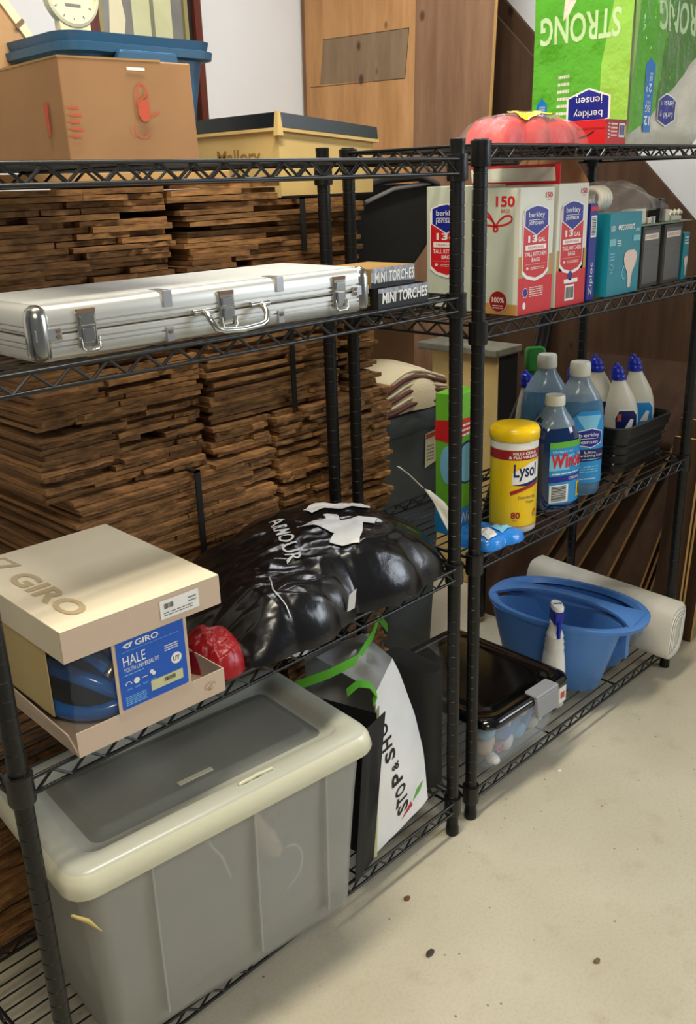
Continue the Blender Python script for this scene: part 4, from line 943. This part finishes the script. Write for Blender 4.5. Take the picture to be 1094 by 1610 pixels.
p.disc('mat_cream', .062, .024, .0215, .0205, 3); p.disc('dark_red', .062, .024, .0200, .0190, 4); p.text('white', '100%', .048, .022, .028, .010, 5, bold=.02); p.lines('white', .050, .010, .024, .008, 2, 5, 3)
p.done('side_printing', t)
t = bagbox('opened bin bag box with its lid flap raised, beside the teal box', (.312,.0,S2), 0, 0,0,0)
BW2 = .108
G().box(0,0,0,BW2,.205,BH+.004).build('carton', 'bag_box', t, bevel=.001)
p = Print(plane_f((0,-.0003,0), (1,0,0), (0,0,1))); bagpanel(p, BW2, BH+.004); p.disc('label_blue', .050, .058, .008, .009, 4); p.rect('white', .028, .044, .078, .052, 4); p.barcode(.034,.010,.034,.030, 2, 14); p.done('printing', t)
g = G().hexa([(.0,0,BH+.004),(.002,0,BH+.004),(.002,.205,BH+.004),(.0,.205,BH+.004),(-.006,-.004,BH+.040),(-.004,-.004,BH+.040),(-.004,.200,BH+.040),(-.006,.200,BH+.040)]); fl = g.build('lid_flap', 'label_red', t)
p = Print(plane_f((-.0012,.205,BH+.004), (0,-1,0), (-.167,0,1))); p.poly('bag_box', [(.003,.006),(.198,.006),(.198,.031),(.003,.031)]); p.done('flap_printing', fl)
G().hexa([(BW2-.002,0,BH+.004),(BW2,0,BH+.004),(BW2,.205,BH+.004),(BW2-.002,.205,BH+.004),(BW2+.010,.045,BH+.055),(BW2+.012,.045,BH+.055),(BW2+.012,.16,BH+.055),(BW2+.010,.16,BH+.055)]).build('back_flap', 'cardboard_dark', t)
t = bagbox('bin bag box at the back, seen left of the two middle posts', (.190,.114,S2), 0, 0,0,0)
G().box(0,0,0,.112,.108,.232).build('carton', 'bag_box_side', t, bevel=.001)
p = Print(plane_f((-.0003,.108,0), (0,-1,0), (0,0,1))); bagpanel(p, .108, .232, num=False, foot=False); p.done('printing', t)
bx = t
t = thing('freezer_bag_box', 'narrow blue box squeezed between the bin bags and the teal bulb box', 'box', (.437,.004,S2), 3)
G().box(0,0,0,.032,.16,.190).build('carton', 'label_blue', t, bevel=.001)
p = Print(plane_f((0,-.0003,0), (1,0,0), (0,0,1))); p.barcode(.004,.125,.024,.042, 1, 11, vert=True); p.text('white', 'Ziploc', .024, .010, .065, .017, 1, rot=90, shear=.1); p.rect('label_red', 0, .176, .032, .184, 1); p.done('printing', t)
def bulb(p, x, y, w, h, l=1):
    o = []
    for a, b in ((0,0),(.10,0),(.13,.25),(.20,.42),(.42,.62),(.50,.80),(.44,.93),(.25,1.0)): o.append((x+a*w, y+b*h))
    p.poly('bulb', o+[(2*x-a, b) for a, b in reversed(o)], l)
t = thing('bulb_box', 'large teal light bulb box with a pale bulb picture', 'box', (.508,-.002,S2), 1.5)
G().box(0,0,0,.142,.035,.168).build('carton', 'teal', t, bevel=.001)
p = Print(plane_f((0,-.0003,0), (1,0,0), (0,0,1)))
p.text('white', 'ecosmart', .046, .133, .062, .013, 1, bold=.01); p.disc('white', .040, .139, .005, layer=1, n=10); p.text('white', 'LED', .004, .133, .018, .010, 1, bold=.02); p.rect('teal_pale', .0, .103, .028, .117, 1); p.rect('teal_pale', .105, .108, .138, .120, 1); p.lines('white', .034, .100, .018, .014, 3, 1, 3); p.lines('label_light', .004, .072, .022, .018, 3, 1, 5); p.ring('teal_pale', .014, .055, .010, .012, .002, 1, 14, 0, 180); p.lines('teal_pale', .008, .046, .012, .012, 2, 1, 4); p.lines('white', .115, .128, .018, .006, 2, 1, 4)
bulb(p, .098, .012, .060, .078); p.ring('label_light', .072, .045, .010, .014, .0025, 1, 16, 90, 300); p.done('printing', t)
for i, (x, w) in enumerate(((.688,.092),(.792,.098))):
    t = thing('grey_carton', 'grey carton with a white sticker, '+('beside the teal bulb box' if i == 0 else 'right of the yellow marked gap'), 'box', (x,.016,S2), 3, 'grey cartons on the second shelf')
    G().box(0,0,0,w,.12,.132).build('carton', 'grey_box', t, bevel=.001)
    p = Print(plane_f((0,-.0003,0), (1,0,0), (0,0,1))); p.rect('grey_panel', w*.06, .008, w*.94, .124); p.rect('bag_box', w*.10, .103, w*.88, .116, 1); p.lines('red_print', w*.15, .106, w*.68, .007, 2, 2, 3)
    p.rect('grey_box', w*.1, .083, w*.6, .0835, 1); p.rect('grey_box', w*.7, .088, w*.9, .089, 1); p.rect('grey_box', w*.5, .066, w*.9, .0665, 1); p.rect('grey_box', w*.1, .022, w*.6, .0225, 1); p.done('printing', t)
t = thing('narrow_black_box', 'narrow black box with yellow and white marks between the grey cartons', 'box', (.7805,.030,S2), 0)
G().box(0,0,0,.008,.10,.128).build('carton', 'black_plastic', t)
p = Print(plane_f((0,-.0003,0), (1,0,0), (0,0,1))); p.rect('yellow_label', .001, .055, .007, .080); p.rect('white', .001, .028, .007, .038); p.done('marks', t)
t = thing('bulb_box', 'small teal light bulb box at the right end of the second shelf', 'box', (.905,.022,S2), 0)
G().box(0,0,0,.030,.05,.108).build('carton', 'teal', t, bevel=.001)
p = Print(plane_f((0,-.0003,0), (1,0,0), (0,0,1))); bulb(p, .017, .008, .020, .045); p.lines('white', .004, .08, .02, .02, 3, 1, 3); p.done('printing', t)
t = thing('bag_of_fittings', 'clear plastic bag of white coiled fittings on the bulb box', 'bag', (0,0,0))
lumpy('bag_film', 'film_dense', [(.470,.02),(.47,.10),(.55,.15),(.70,.13),(.80,.08),(.805,.02),(.70,.005),(.55,.002)], (.62,.07), S2+.170, lambda x, y: .058*(1-max(0, (x-.62)/.25)), pw=2.4, q=.5, amp=.005, fs=25, seed=41, parent=t, nt=80, nr=18)
for k in range(4):
    path = [(.545+.012*k+.0*i, .065+.022*math.cos(i*PI/8), S2+.196+.021*math.sin(i*PI/8)) for i in range(17)]
    G().tube(path, .006, 8).build('coil', 'cream_plastic', t, smooth=True)
t = thing('circuit_board', 'green circuit board with pale components on the grey cartons', 'circuit board', (.665,.012,S2+.134), 2)
G().box(0,0,0,.275,.09,.003).build('board', 'green_board', t)
G().box(.002,.01,.003,.048,.05,.036).build('component', 'bone', t, bevel=.004); G().box(.060,.01,.003,.075,.03,.016).build('component', 'bone', t, bevel=.002); G().tube([(.09,.015,.003),(.09,.015,.018)], .006, 12).build('component', 'shelf_silver', t, smooth=True)
G().hexa([(.115,.01,.003),(.127,.01,.003),(.127,.04,.003),(.115,.04,.003),(.120,.01,.055),(.140,.01,.055),(.140,.04,.055),(.120,.04,.055)]).build('heat_sink', 'black_plastic', t, bevel=.002)
G().box(.150,.012,.003,.175,.04,.030).build('component', 'bone', t, bevel=.003); G().box(.18,.01,.003,.235,.035,.014).build('component', 'bone', t, bevel=.003)
for k in range(3): G().tube([(.17+.022*k,.012,.016),(.175+.022*k,.012,.026),(.190+.022*k,.012,.020)], .0035, 8).build('component', 'cream_plastic', t, smooth=True)

# ================================================================== RIGHT RACK, third shelf
def cyl_label(f, du, dv=None): return Print(f, du, dv)
t = thing('wipes_canister', 'yellow canister of disinfecting wipes with a yellow lid', 'canister', (.251,.042,S3), -42)
R = .0480
G().lathe([(R-.004,0),(R,.004),(R,.192),(R-.001,.194)], 40).build('canister_body', 'white_gloss', t, smooth=True)
G().lathe([(R+.0005,.194),(R+.0025,.196),(R+.0035,.212),(R+.0015,.216),(R-.002,.221),(R-.016,.2235),(0.001,.223)], 40).build('lid', 'yellow_lid', t, smooth=True)
G().hexa([(-.010,-R-.006,.174),(.010,-R-.006,.174),(.010,-R+.002,.174),(-.010,-R+.002,.174),(-.008,-R-.003,.184),(.008,-R-.003,.184),(.008,-R+.002,.184),(-.008,-R+.002,.184)]).build('lid_tab', 'yellow_lid', t) if 0 else None
p = Print(cyl_f(R), 8); K = 57.3/R
p.rect('yellow', -180, .016, 180, .179); p.rect('pale_yellow', -10, .045, 45, .125, 1) if 0 else None
p.rect('dark_red', -180, .158, 180, .178, 1); p.rect('white', -180, .179, 180, .193, 1)
p.poly('white', [(-18,.106),(-16,.132),(30,.152),(62,.154),(62,.118),(30,.108)], 2); p.text('label_navy', 'Lysol', -14, .114, 62, .036, 3, shear=14, bold=.02); p.poly('label_navy', [(-16,.106),(20,.110),(60,.117),(60,.110),(20,.103)], 3); p.poly('dark_red', [(-22,.092),(10,.101),(60,.109),(60,.103),(14,.095),(-20,.084)], 3)
p.text('white', 'KILLS COLD', -16, .169, 62, .006, 3, bold=.03); p.text('white', '& FLU VIRUSES*', -26, .161, 82, .006, 3, bold=.03)
p.text('label_navy', 'Disinfecting', -2, .074, 50, .008, 3); p.text('label_navy', 'Wipes', 18, .064, 26, .007, 3); p.text('dark_red', '80', -18, .034, 22, .014, 3, bold=.03); p.text('dark_red', 'WIPES', -15, .028, 12, .003, 3)
p.disc('ochre', 48, .040, 8, .008, 2, 10); p.disc('label_red', 50, .047, 3, .003, 3, 8); p.rect('ochre', -180, .014, 180, .017, 1); p.done('label', t)

def bottle(name, label, loc, rz, prof, mt, ry=.75, e=2.3, cap=None, capm='cap_white', n=36, cat='bottle', group=None, neck=None):
    t = thing(name, label, cat, loc, rz, group)
    G().loft([sq(z, r, r*ry if z < (neck or 9) else r, e if z < (neck or 9) else 2, n=n) for z, r in prof]).build('bottle_body', mt, t, smooth=True)
    if cap:
        z0, z1, r = cap; o = G().lathe([(r,z0),(r*1.02,z0+.002),(r*.97,z1-.002),(r*.9,z1),(.0005,z1)], 24).build('cap', capm, t, smooth=True)
    return t
def smooth_prof(pts, k=4):
    out = []
    for i in range(len(pts)-1):
        p0 = pts[max(i-1, 0)]; p1 = pts[i]; p2 = pts[i+1]; p3 = pts[min(i+2, len(pts)-1)]
        for j in range(k):
            t_ = j/k; f = lambda a, b, c, d: .5*(2*b+(c-a)*t_+(2*a-5*b+4*c-d)*t_*t_+(3*b-a-3*c+d)*t_**3)
            out.append((f(p0[0],p1[0],p2[0],p3[0]), f(p0[1],p1[1],p2[1],p3[1])))
    return out+[pts[-1]]
def zr(pts): return [(b, a) for a, b in smooth_prof([(r, z) for z, r in pts])]
wp = zr([(0,.046),(.006,.056),(.05,.059),(.13,.059),(.165,.055),(.192,.044),(.216,.026),(.226,.0195)])
wp = [(z, r) for z, r in wp]
t = bottle('window_cleaner_bottle', 'dark blue refill bottle with a white cap beside the yellow canister', (.412,.050,S3), -24, wp[:-4], 'windex_blue', .72, 2.4)
G().loft([sq(z, r, r*(.72+.28*min(1, max(0, (z-.18)/.04))), 2.2) for z, r in [(.186,.0472),(.194,.0430),(.206,.034),(.217,.0255),(.227,.0205),(.234,.0195)]]).build('neck', 'clear_neck', t, smooth=True)
G().lathe([(.0215,.231),(.0220,.233),(.0215,.249),(.0200,.252),(.0005,.252)], 28).build('cap', 'cap_white', t, smooth=True)
p = Print(cyl_f(.0594, .0428, 2.4), 6)
p.rect('label_sky', -30, .018, 62, .158); p.rect('label_green', -30, .144, 62, .158, 1); p.rect('label_light', -30, .095, 62, .128, 1); p.disc('label_sky', 30, .108, 22, .020, 2, 20); p.disc('label_light', 32, .110, 12, .012, 3, 16)
p.text('label_red', 'Windex', -26, .100, 84, .032, 4, shear=10, bold=.035, rot=0); p.text('white', 'Original', -24, .134, 40, .005, 4); p.rect('label_blue', -30, .068, 62, .082, 1); p.text('white', 'ORIGINAL', 10, .071, 36, .007, 2); p.lines('white', -24, .084, 70, .006, 1, 2, 3)
p.barcode(-28, .022, 38, .040, 2, 14, vert=True); p.rect('yellow', 36, .028, 58, .062, 2); p.rect('black_ink', 44, .032, 50, .058, 3); p.done('label', t)
def dishsoap(label, loc, rz, logo=True):
    pr = zr([(0,.046),(.008,.055),(.06,.058),(.16,.058),(.205,.054),(.235,.043),(.262,.026),(.272,.0205)])
    t = thing('dish_soap_bottle', label, 'bottle', loc, rz, 'big bottles of blue dish soap')
    G().loft([sq(z, r, r*(.70+.30*min(1, max(0, (z-.215)/.05))), 2.5, n=40) for z, r in pr if z < .222]).build('bottle_body', 'soap', t, smooth=True)
    G().loft([sq(z, r, r*(.70+.30*min(1, max(0, (z-.215)/.05))), 2.3, n=40) for z, r in [(.219,.0505),(.233,.043),(.247,.034),(.258,.0265),(.267,.0215),(.277,.0205)]]).build('neck', 'clear_neck', t, smooth=True)
    G().lathe([(.0215,.273),(.0235,.275),(.0225,.300),(.0205,.304),(.0005,.304)], 28).build('cap', 'cap_white', t, smooth=True)
    if logo:
        p = Print(cyl_f(.0585, .0412, 2.5), 6)
        cx, w = 14, 46; P_ = lambda h0, h1, k=1: [(cx-w*k,h0),(cx+w*k,h0),(cx+w*k,h1-.04),(cx+w*.75*k,h1-.015),(cx+w*.4*k,h1),(cx-w*.4*k,h1),(cx-w*.75*k,h1-.015),(cx-w*k,h1-.04)]
        p.poly('label_sky', P_(.032,.200)); p.poly('label_light', [(cx-8,.150),(cx+10,.150),(cx+26,.190),(cx-26,.190)], 1); p.rect('label_navy', cx-w, .084, cx+w, .112, 1)
        hexlogo(p, cx, .138, 58, .042, 0, 2); p.text('white', 'Ultra', cx-12, .102, 26, .006, 3); p.text('white', 'Dishwashing Liquid', cx-38, .093, 78, .007, 3); p.lines('label_light', cx-26, .086, 52, .005, 1, 3, 4); p.lines('label_light', cx-34, .056, 60, .018, 3, 2, 8); p.lines('white', cx-16, .040, 34, .005, 1, 2, 9); p.done('label', t)
    return t
dishsoap('large dish soap bottle with a blue label, right of the dark blue refill', (.530,.062,S3), -40)
dishsoap('large pale blue dish soap bottle standing behind the dark blue refill bottle', (.568,.172,S3), -42, False)

t = thing('storage_basket', 'black ribbed plastic basket full of cleaner bottles', 'basket', (.680,.022,S3), 0)
bwx, bdy = .252, .235; R0 = []
for z, i in ((0,.022),(.004,.018),(.020,.016),(.022,.011),(.026,.011),(.028,.014),(.044,.012),(.046,.007),(.050,.007),(.052,.010),(.068,.008),(.070,.003),(.074,.003),(.076,.006),(.092,.003),(.094,-.001),(.098,-.001),(.112,-.003),(.120,-.004),(.121,.003),(.10,.008),(.02,.020),(.006,.024)): R0.append(rrect(z, i, i, bwx-i, bdy-i, .035))
G().loft(R0).build('basket_body', 'basket_black', t, smooth=True)
for k in range(3): G().tube([(.012,.030,.030+.022*k),(.006,.028,.030+.022*k)], .0022, 8).build('rivet_hole', 'shelf_silver', t)
def cleaner(label, x, y, rz, tilt=0, lab_='label_navy', acc='red_print', h=1.0, zb=.012, m='cream_plastic'):
    t = thing('toilet_cleaner_bottle', label, 'bottle', (x,y,S3+zb), rz, 'cleaner bottles with blue angled caps')
    pr = [(0,.034,.0,0),(.01,.041,.0,0),(.10,.044,.0,0),(.130,.042,.001,0),(.158,.036,.004,0),(.183,.026,.009,0),(.202,.0180,.013,0),(.212,.0165,.015,0)]
    rings = [sq(z*h, r, r*.66, 2.2, cx=-dx, n=28) for z, r, dx, _ in pr]
    G().loft(rings).build('bottle_body', m, t, smooth=True)
    g = G(); 
    g.loft([sq(z*h, r, r, 2, cx=-dx, n=20) for z, r, dx in ((.207,.0175,.015),(.210,.0190,.015),(.219,.0185,.016),(.221,.0165,.017),(.224,.0170,.017),(.231,.0160,.018),(.233,.0140,.019),(.238,.0130,.020),(.241,.0070,.021),(.248,.0050,.022),(.249,.0020,.022))]); g.build('cap', 'cap_blue', t, smooth=True)
    p = Print(cyl_f(.0445, .0295, 2.2), 6); p.poly('white', [(-38,.060),(-44,.118),(-30,.138),(20,.136),(40,.122),(44,.060)]); p.poly(lab_, [(-35,.060),(-41,.115),(-28,.134),(18,.132),(36,.118),(41,.060)], 1); p.poly('white', [(-10,.085),(8,.112),(20,.110),(14,.085)], 2) ; p.rect(acc, -34, .108, -20, .126, 2); p.poly('label_light', [(-25,.07),(30,.09),(30,.07)], 2); p.done('label', t)
    return t
cleaner('left front white cleaner bottle in the basket, with a red and navy label', .786, .090, -30)
cleaner('right front cream cleaner bottle in the basket, with a bright blue label', .890, .100, -34, lab_='label_sky', acc='label_light', h=1.02)
cleaner('cleaner bottle at the back of the basket between the two front ones', .848, .182, -40, h=1.0)
cleaner('cleaner bottle mostly hidden behind the labelled dish soap, its blue cap showing', .745, .185, -40, h=.97)
cleaner('cleaner bottle standing between the two dish soaps, only its cap and shoulder showing', .632, .248, -40, h=1.0, zb=.0)
t = thing('green_spray_top_bottle', 'green topped bottle behind the pale blue dish soap', 'bottle', (.690,.283,S3), -40)
G().loft([sq(z, r, r*.7, 2.4, n=24) for z, r in ((0,.030),(.005,.034),(.17,.034),(.21,.026),(.228,.016),(.24,.015))]).build('bottle_body', 'green_plastic', t, smooth=True)
G().loft([rrect(z, -.026+i, -.014, .024-i, .014, .008) for z, i in ((.236,.004),(.24,.0),(.285,.0),(.292,.005))]).build('cap', 'green_plastic', t, smooth=True, bevel=0)
G().tube([(.010,-.016,.272),(.010,-.0135,.272)], .005, 12).build('nozzle', 'dark_fabric', t)
t = thing('mop_pad_box', 'tall lime green box standing between the two middle posts', 'box', (.128,.096,S3), 6)
G().box(0,0,0,.082,.050,.296).build('carton', 'lime', t, bevel=.002)
p = Print(plane_f((0,-.0003,0), (1,0,0), (0,0,1))); p.poly('label_red', [(0,.195),(.082,.230),(.082,.240),(0,.245)]); p.lines('white', .01, .205, .05, .03, 3, 1, 2); p.disc('label_navy', .040, .150, .042, .045, 1); p.disc('label_light', .040, .150, .038, .041, 2); p.rect('label_sky', 0, 0, .082, .055, 1); p.text('white', 'Wet', .01, .02, .06, .025, 2); p.done('printing', t)
p = Print(plane_f((-.0003,.05,0), (0,-1,0), (0,0,1))); p.poly('label_red', [(0,.20),(.05,.195),(.05,.245),(0,.24)]); p.disc('label_light', .030, .15, .018, .04, 1); p.rect('label_sky', 0, 0, .05, .055, 1); p.done('side_printing', t)
t = thing('wipes_pack', 'soft blue pack of wipes lying at the front left of the third right shelf', 'pack', (0,0,0))
wf = lumpy('pack_body', 'wipe_blue', [(.090,.03),(.10,.085),(.19,.080),(.194,.050),(.203,.012),(.214,-.014),(.15,-.012),(.10,-.004)], (.158,.035), S3, lambda x, y: .026, pw=3.4, q=.4, amp=.003, fs=35, seed=51, parent=t, nt=70, nr=16)
p = Print(wf, .006, .006); p.poly('white', [(.11,.0),(.14,.0),(.15,.03),(.12,.04)]); p.poly('label_light', [(.155,.0),(.19,.0),(.180,.03),(.155,.03)]); p.done('printing', t)

# ================================================================== RIGHT RACK, bottom shelf
t = thing('lidded_tote', 'clear tote with a glossy black lid and a grey latch on the bottom shelf', 'storage box', (.098,-.020,S4), -2)
LW, LD, LH = .295, .345, .150
g = G(); g.loft([rrect(z, i, i, LW-i, LD-i, .03) for z, i in ((0,.028),(.005,.022),(LH-.022,.006),(LH-.020,.0),(LH-.014,.0),(LH-.014,.004),(LH-.022,.009),(.008,.026))]); g.build('tote_body', 'tote_clear', t, smooth=True, fixn=True)
rl = lambda z, i: rrect(z, i, i, LW-i, LD-i, .038, 6)
g = G(); g.loft([rl(LH-.018,.004), rl(LH-.020,-.006), rl(LH-.012,-.009), rl(LH-.004,-.006), rl(LH,.0), rl(LH+.001,.012), rl(LH-.003,.018), rl(LH-.004,.026), rl(LH-.001,.034), rl(LH-.001,.05)]); g.build('lid', 'black_gloss', t, smooth=True)
g = G(); x0, x1 = .150, .235
V0 = [(-.004,-.013),(-.011,-.016),(-.017,-.014),(-.022,-.010)]
g.hexa([(x0+.004,-.018,LH-.052),(x1-.010,-.018,LH-.052),(x1-.010,-.010,LH-.052),(x0+.004,-.010,LH-.052),(x0,-.014,LH-.004),(x1,-.014,LH-.004),(x1,-.004,LH-.004),(x0,-.004,LH-.004)])
g.hexa([(x0,-.014,LH-.004),(x1,-.014,LH-.004),(x1,.020,LH+.001),(x0,.020,LH+.001),(x0,-.012,LH+.003),(x1,-.012,LH+.003),(x1-.004,.022,LH+.0045),(x0+.004,.022,LH+.0045)])
g.build('latch', 'latch_grey', t, bevel=.002)
p = Print(plane_f((LW*0+.255,-.0008,0), (1,0,0), (0,0,1))); p.rect('white', .004, .085, .030, .125); p.rect('red_print', .008, .095, .024, .112, 1); p.done('sticker', t)
rn = random.Random(5)
for nm, lb, ct, pt_, rad, mm in (
    ('bath_toy', 'pale round toy inside the clear tote near its left front corner', 'toy', [(.150,.03,.125),(.165,.03,.135)], [.020,.016], 'doll'),
    ('bath_toy', 'small white cup shaped toy low in the left front corner of the clear tote', 'toy', [(.150,.010,.105),(.158,.006,.098)], [.014,.012], 'white'),
    ('toy_ring', 'pink toy ring inside the clear tote', 'toy', [(.178+.012*math.cos(a*.6), .006, .120+.010*math.sin(a*.6)) for a in range(11)], .0022, 'pink'),
    ('bath_toy', 'light blue toy body lying in the middle of the clear tote', 'toy', [(.20,.02,.14),(.235,.02,.165)], [.020,.024], 'sky'),
    ('toy_ring', 'white handle shaped toy inside the clear tote', 'toy', [(.225+.016*math.cos(a*.5), .006, .160+.026*math.sin(a*.5)) for a in range(8)], .004, 'white'),
    ('bath_toy', 'violet toy inside the clear tote behind the latch', 'toy', [(.29,.03,.13),(.31,.03,.15)], [.022,.018], 'sky'),
    ('bath_toy', 'white toy ball inside the clear tote near the latch', 'toy', [(.262,.006,.170),(.270,.006,.174)], [.009,.009], 'white'),
    ('bath_toy', 'white domed toy near the bottom middle of the clear tote', 'toy', [(.215,.022,.108),(.225,.022,.112)], [.019,.016], 'white'),
    ('bath_toy', 'pale blue round toy at the bottom middle of the clear tote', 'toy', [(.262,.024,.112),(.275,.024,.118)], [.018,.018], 'label_light'),
    ('bath_toy', 'small cream toy at the bottom right of the clear tote', 'toy', [(.318,.020,.108),(.330,.020,.108)], [.013,.012], 'cream_plastic'),
    ('bath_toy', 'white stick shaped toy lying along the bottom of the clear tote', 'toy', [(.345,.016,.112),(.352,.016,.150)], [.008,.008], 'white'),
    ('bath_toy', 'light blue ball high in the left front corner of the clear tote', 'toy', [(.145,.022,.168),(.150,.022,.172)], [.019,.019], 'label_light'),
    ('bath_toy', 'cream toy deep inside the clear tote behind the middle post', 'toy', [(.16,.16,.16),(.20,.18,.165)], [.024,.018], 'doll')):
    g = G(); pt_ = [Vector(a) for a in pt_]
    if isinstance(rad, list) and len(pt_) == 2:
        d = (pt_[1]-pt_[0]); L_ = d.length; d.normalize(); path = [pt_[0]-d*rad[0]*.95, pt_[0]-d*rad[0]*.7, pt_[0]-d*rad[0]*.3, pt_[0], pt_[1], pt_[1]+d*rad[1]*.4, pt_[1]+d*rad[1]*.8, pt_[1]+d*rad[1]*.97]; rr = [rad[0]*.3, rad[0]*.7, rad[0]*.95, rad[0], rad[1], rad[1]*.9, rad[1]*.6, rad[1]*.2]; g.tube(path, rr, 16)
    else: g.tube(pt_, rad, 8)
    o = g.build(nm, mm, None, smooth=True); tag(o, lb, ct)

# blue caddy: two tubs under an oval rim with a handle along the middle
t = thing('cleaning_caddy', 'blue oval cleaning caddy with a grey grip on the bottom shelf', 'caddy', (.660,.140,S4), 7)
CX, CY, CZ = .136, .205, .180
def oval(z, k, n=64, side=0, gap=.0):
    out = []
    for j in range(n):
        a = 2*PI*j/n; x = CX*k*math.copysign(abs(math.cos(a))**.9, math.cos(a)); y = CY*k*math.copysign(abs(math.sin(a))**.9, math.sin(a)); out.append((x, y, z))
    return out
for s_ in (-1, 1):  # tubs: D shaped in plan
    zs = [(0,.050,.118,.074),(.006,.055,.125,.074),(.09,.061,.150,.073),(CZ-.006,.066,.174,.070)]
    zi = [(CZ-.006,.063,.171,.070),(.09,.058,.147,.073),(.009,.051,.121,.074)]
    G().loft([sq(z, a, b, 2.5, cx=s_*c, n=48) for z, a, b, c in zs+zi]).build('tub', 'caddy_blue', t, smooth=True, fixn=True)
# rim ring
g = G(); g.loft([oval(CZ-.012,1.0), oval(CZ-.012,1.03), oval(CZ-.002,1.04), oval(CZ+.002,1.02), oval(CZ+.002,.94), oval(CZ-.010,.90), oval(CZ-.012,.96)], False, False); g.build('rim', 'caddy_blue', t, smooth=True)
# central web and arched handle
hp = []
for i in range(25):
    u = -1+2*i/24; y = u*.194; zc = CZ+.026*(1-u*u)**.8 if abs(u) < 1 else CZ; hp.append((0, y, zc, .014+.046*abs(u)**4))
g = G(); rings = []
for x, y, z, w0 in hp: rings.append([(-w0,y,z-.006),(w0,y,z-.006),(w0,y,z+.001),(w0*.7,y,z+.005),(-w0*.7,y,z+.005),(-w0,y,z+.001)])
g.loft(rings); h = g.build('handle', 'caddy_blue', t, smooth=True)
g = G(); rings = []
for x, y, z, w0 in hp[8:17]: rings.append([(-w0-.003,y,z-.009),(w0+.003,y,z-.009),(w0+.003,y,z+.002),(w0*.8,y,z+.0075),(-w0*.8,y,z+.0075),(-w0-.003,y,z+.002)])
lab(g.build('grip', 'grey_bin', h, smooth=True), 'grey rubber grip')
G().box(-.012,-.168,.07,.012,.168,CZ-.004).build('centre_wall', 'caddy_blue', t)
p = Print(plane_f((.055,-.186,0), (1,0,0), (0,.17,1))); p.rect('grey_ink', .02, .095, .046, .14); p.rect('caddy_blue', .024, .099, .042, .134, 1); p.rect('white', .02, .132, .046, .137, 1); p.done('sticker', t)
o = G().tube([(.600,.17,.165),(.645,.12,.160),(.655,.075,.150)], .0012, 6).build('thin_wire', 'white', None); tag(o, 'thin white wire lying inside the blue caddy', 'wire')
t = thing('spray_bottle', 'white spray bottle with a blue trigger between the tote and the caddy', 'spray bottle', (.477,.062,S4), 50)
G().loft([sq(z, r, r*q_, 2.3, n=28) for z, r, q_ in ((0,.034,.7),(.005,.038,.7),(.10,.038,.7),(.135,.032,.75),(.150,.027,.8),(.155,.029,.8),(.165,.024,.85),(.170,.026,.85),(.180,.021,.9),(.185,.023,.9),(.195,.017,1),(.205,.0145,1),(.222,.0135,1))]).build('bottle_body', 'white_gloss', t, smooth=True)
G().hexa([(-.026,-.011,.222),(.018,-.011,.222),(.018,.011,.222),(-.026,.011,.222),(-.030,-.012,.258),(.016,-.012,.262),(.016,.012,.262),(-.030,.012,.258)]).build('spray_head', 'cap_blue', t, bevel=.004)
G().loft([sq(z, .026*k, .0135*k, 2.4, cx=-.007, n=20) for z, k in ((.258,1.0),(.266,1.02),(.270,.9))]).build('head_cover', 'white', t, smooth=True)
G().tube([(-.022,0,.232),(-.030,0,.215),(-.026,0,.200),(-.030,0,.188)], [.007,.006,.0055,.004], 10).build('trigger', 'cap_blue', t, smooth=True)
p = Print(plane_f((-.007,0,.2703), (0,1,0), (-1,0,0))); p.text('black_ink', 'Bona', -.0095, -.004, .019, .009, 1, bold=.03); p.done('lettering', t)
t = thing('foam_roll', 'flat folded roll of white foam leaning at the right end of the bottom shelf', 'foam roll', (0,0,0))
def froll(y, x, z0, h0, w0): 
    out = []
    for j in range(36):
        a = 2*PI*j/36; c, s_ = math.cos(a), math.sin(a); e = .55
        out.append((x+w0*math.copysign(abs(c)**e, c)+.012*(s_), y, z0+h0/2+h0/2*math.copysign(abs(s_)**e, s_)))
    return out
g = G(); ys = [(-.062,.884,.082,.138,.042),(-.055,.885,.080,.146,.046),(.05,.891,.080,.148,.046),(.18,.898,.080,.150,.046),(.30,.905,.080,.152,.046),(.398,.912,.080,.154,.046),(.405,.912,.084,.146,.042)]
g.loft([froll(*a) for a in ys]); g.build('foam_body', 'foam_white', t, smooth=True)
for k in range(3): 
    path = [(x, -.063-.001*k, z) for x, y, z in froll(-.062, .884, .092+.006*k, .118-.014*k, .037-.009*k)]; G().tube(path+[path[0]], .0014, 6).build('roll_layer', 'white', t, smooth=True)

# ================================================================== crumbs on the floor
def crumb(name, label, x, y, s_, m='chip'):
    rn = random.Random(int(x*1000)); g = G(); g.loft([[(s_*r0*math.cos(2*PI*j/7)*rn.uniform(.7,1.2), s_*r0*.6*math.sin(2*PI*j/7)*rn.uniform(.7,1.2), z) for j in range(7)] for z, r0 in ((0,.7),(s_*.2,1),(s_*.45,.5))]); o = g.build(name, m, None); o.location = (x, y, .0005); tag(o, label, 'debris')
crumb('bark_chip', 'dark grey chip lying alone on the floor in front of the big bin', -.284, -.173, .011)
crumb('foam_crumb', 'tiny white crumb on the floor in front of the black lidded tote', .335, -.052, .007, 'white')
crumb('dry_leaf_bit', 'small brown flake on the floor near the bottom edge', -.10, -.40, .009, 'rust')
crumb('dry_leaf_bit', 'brown flake on the floor just in front of the shopping bag', -.21, -.055, .010, 'cardboard_dark')
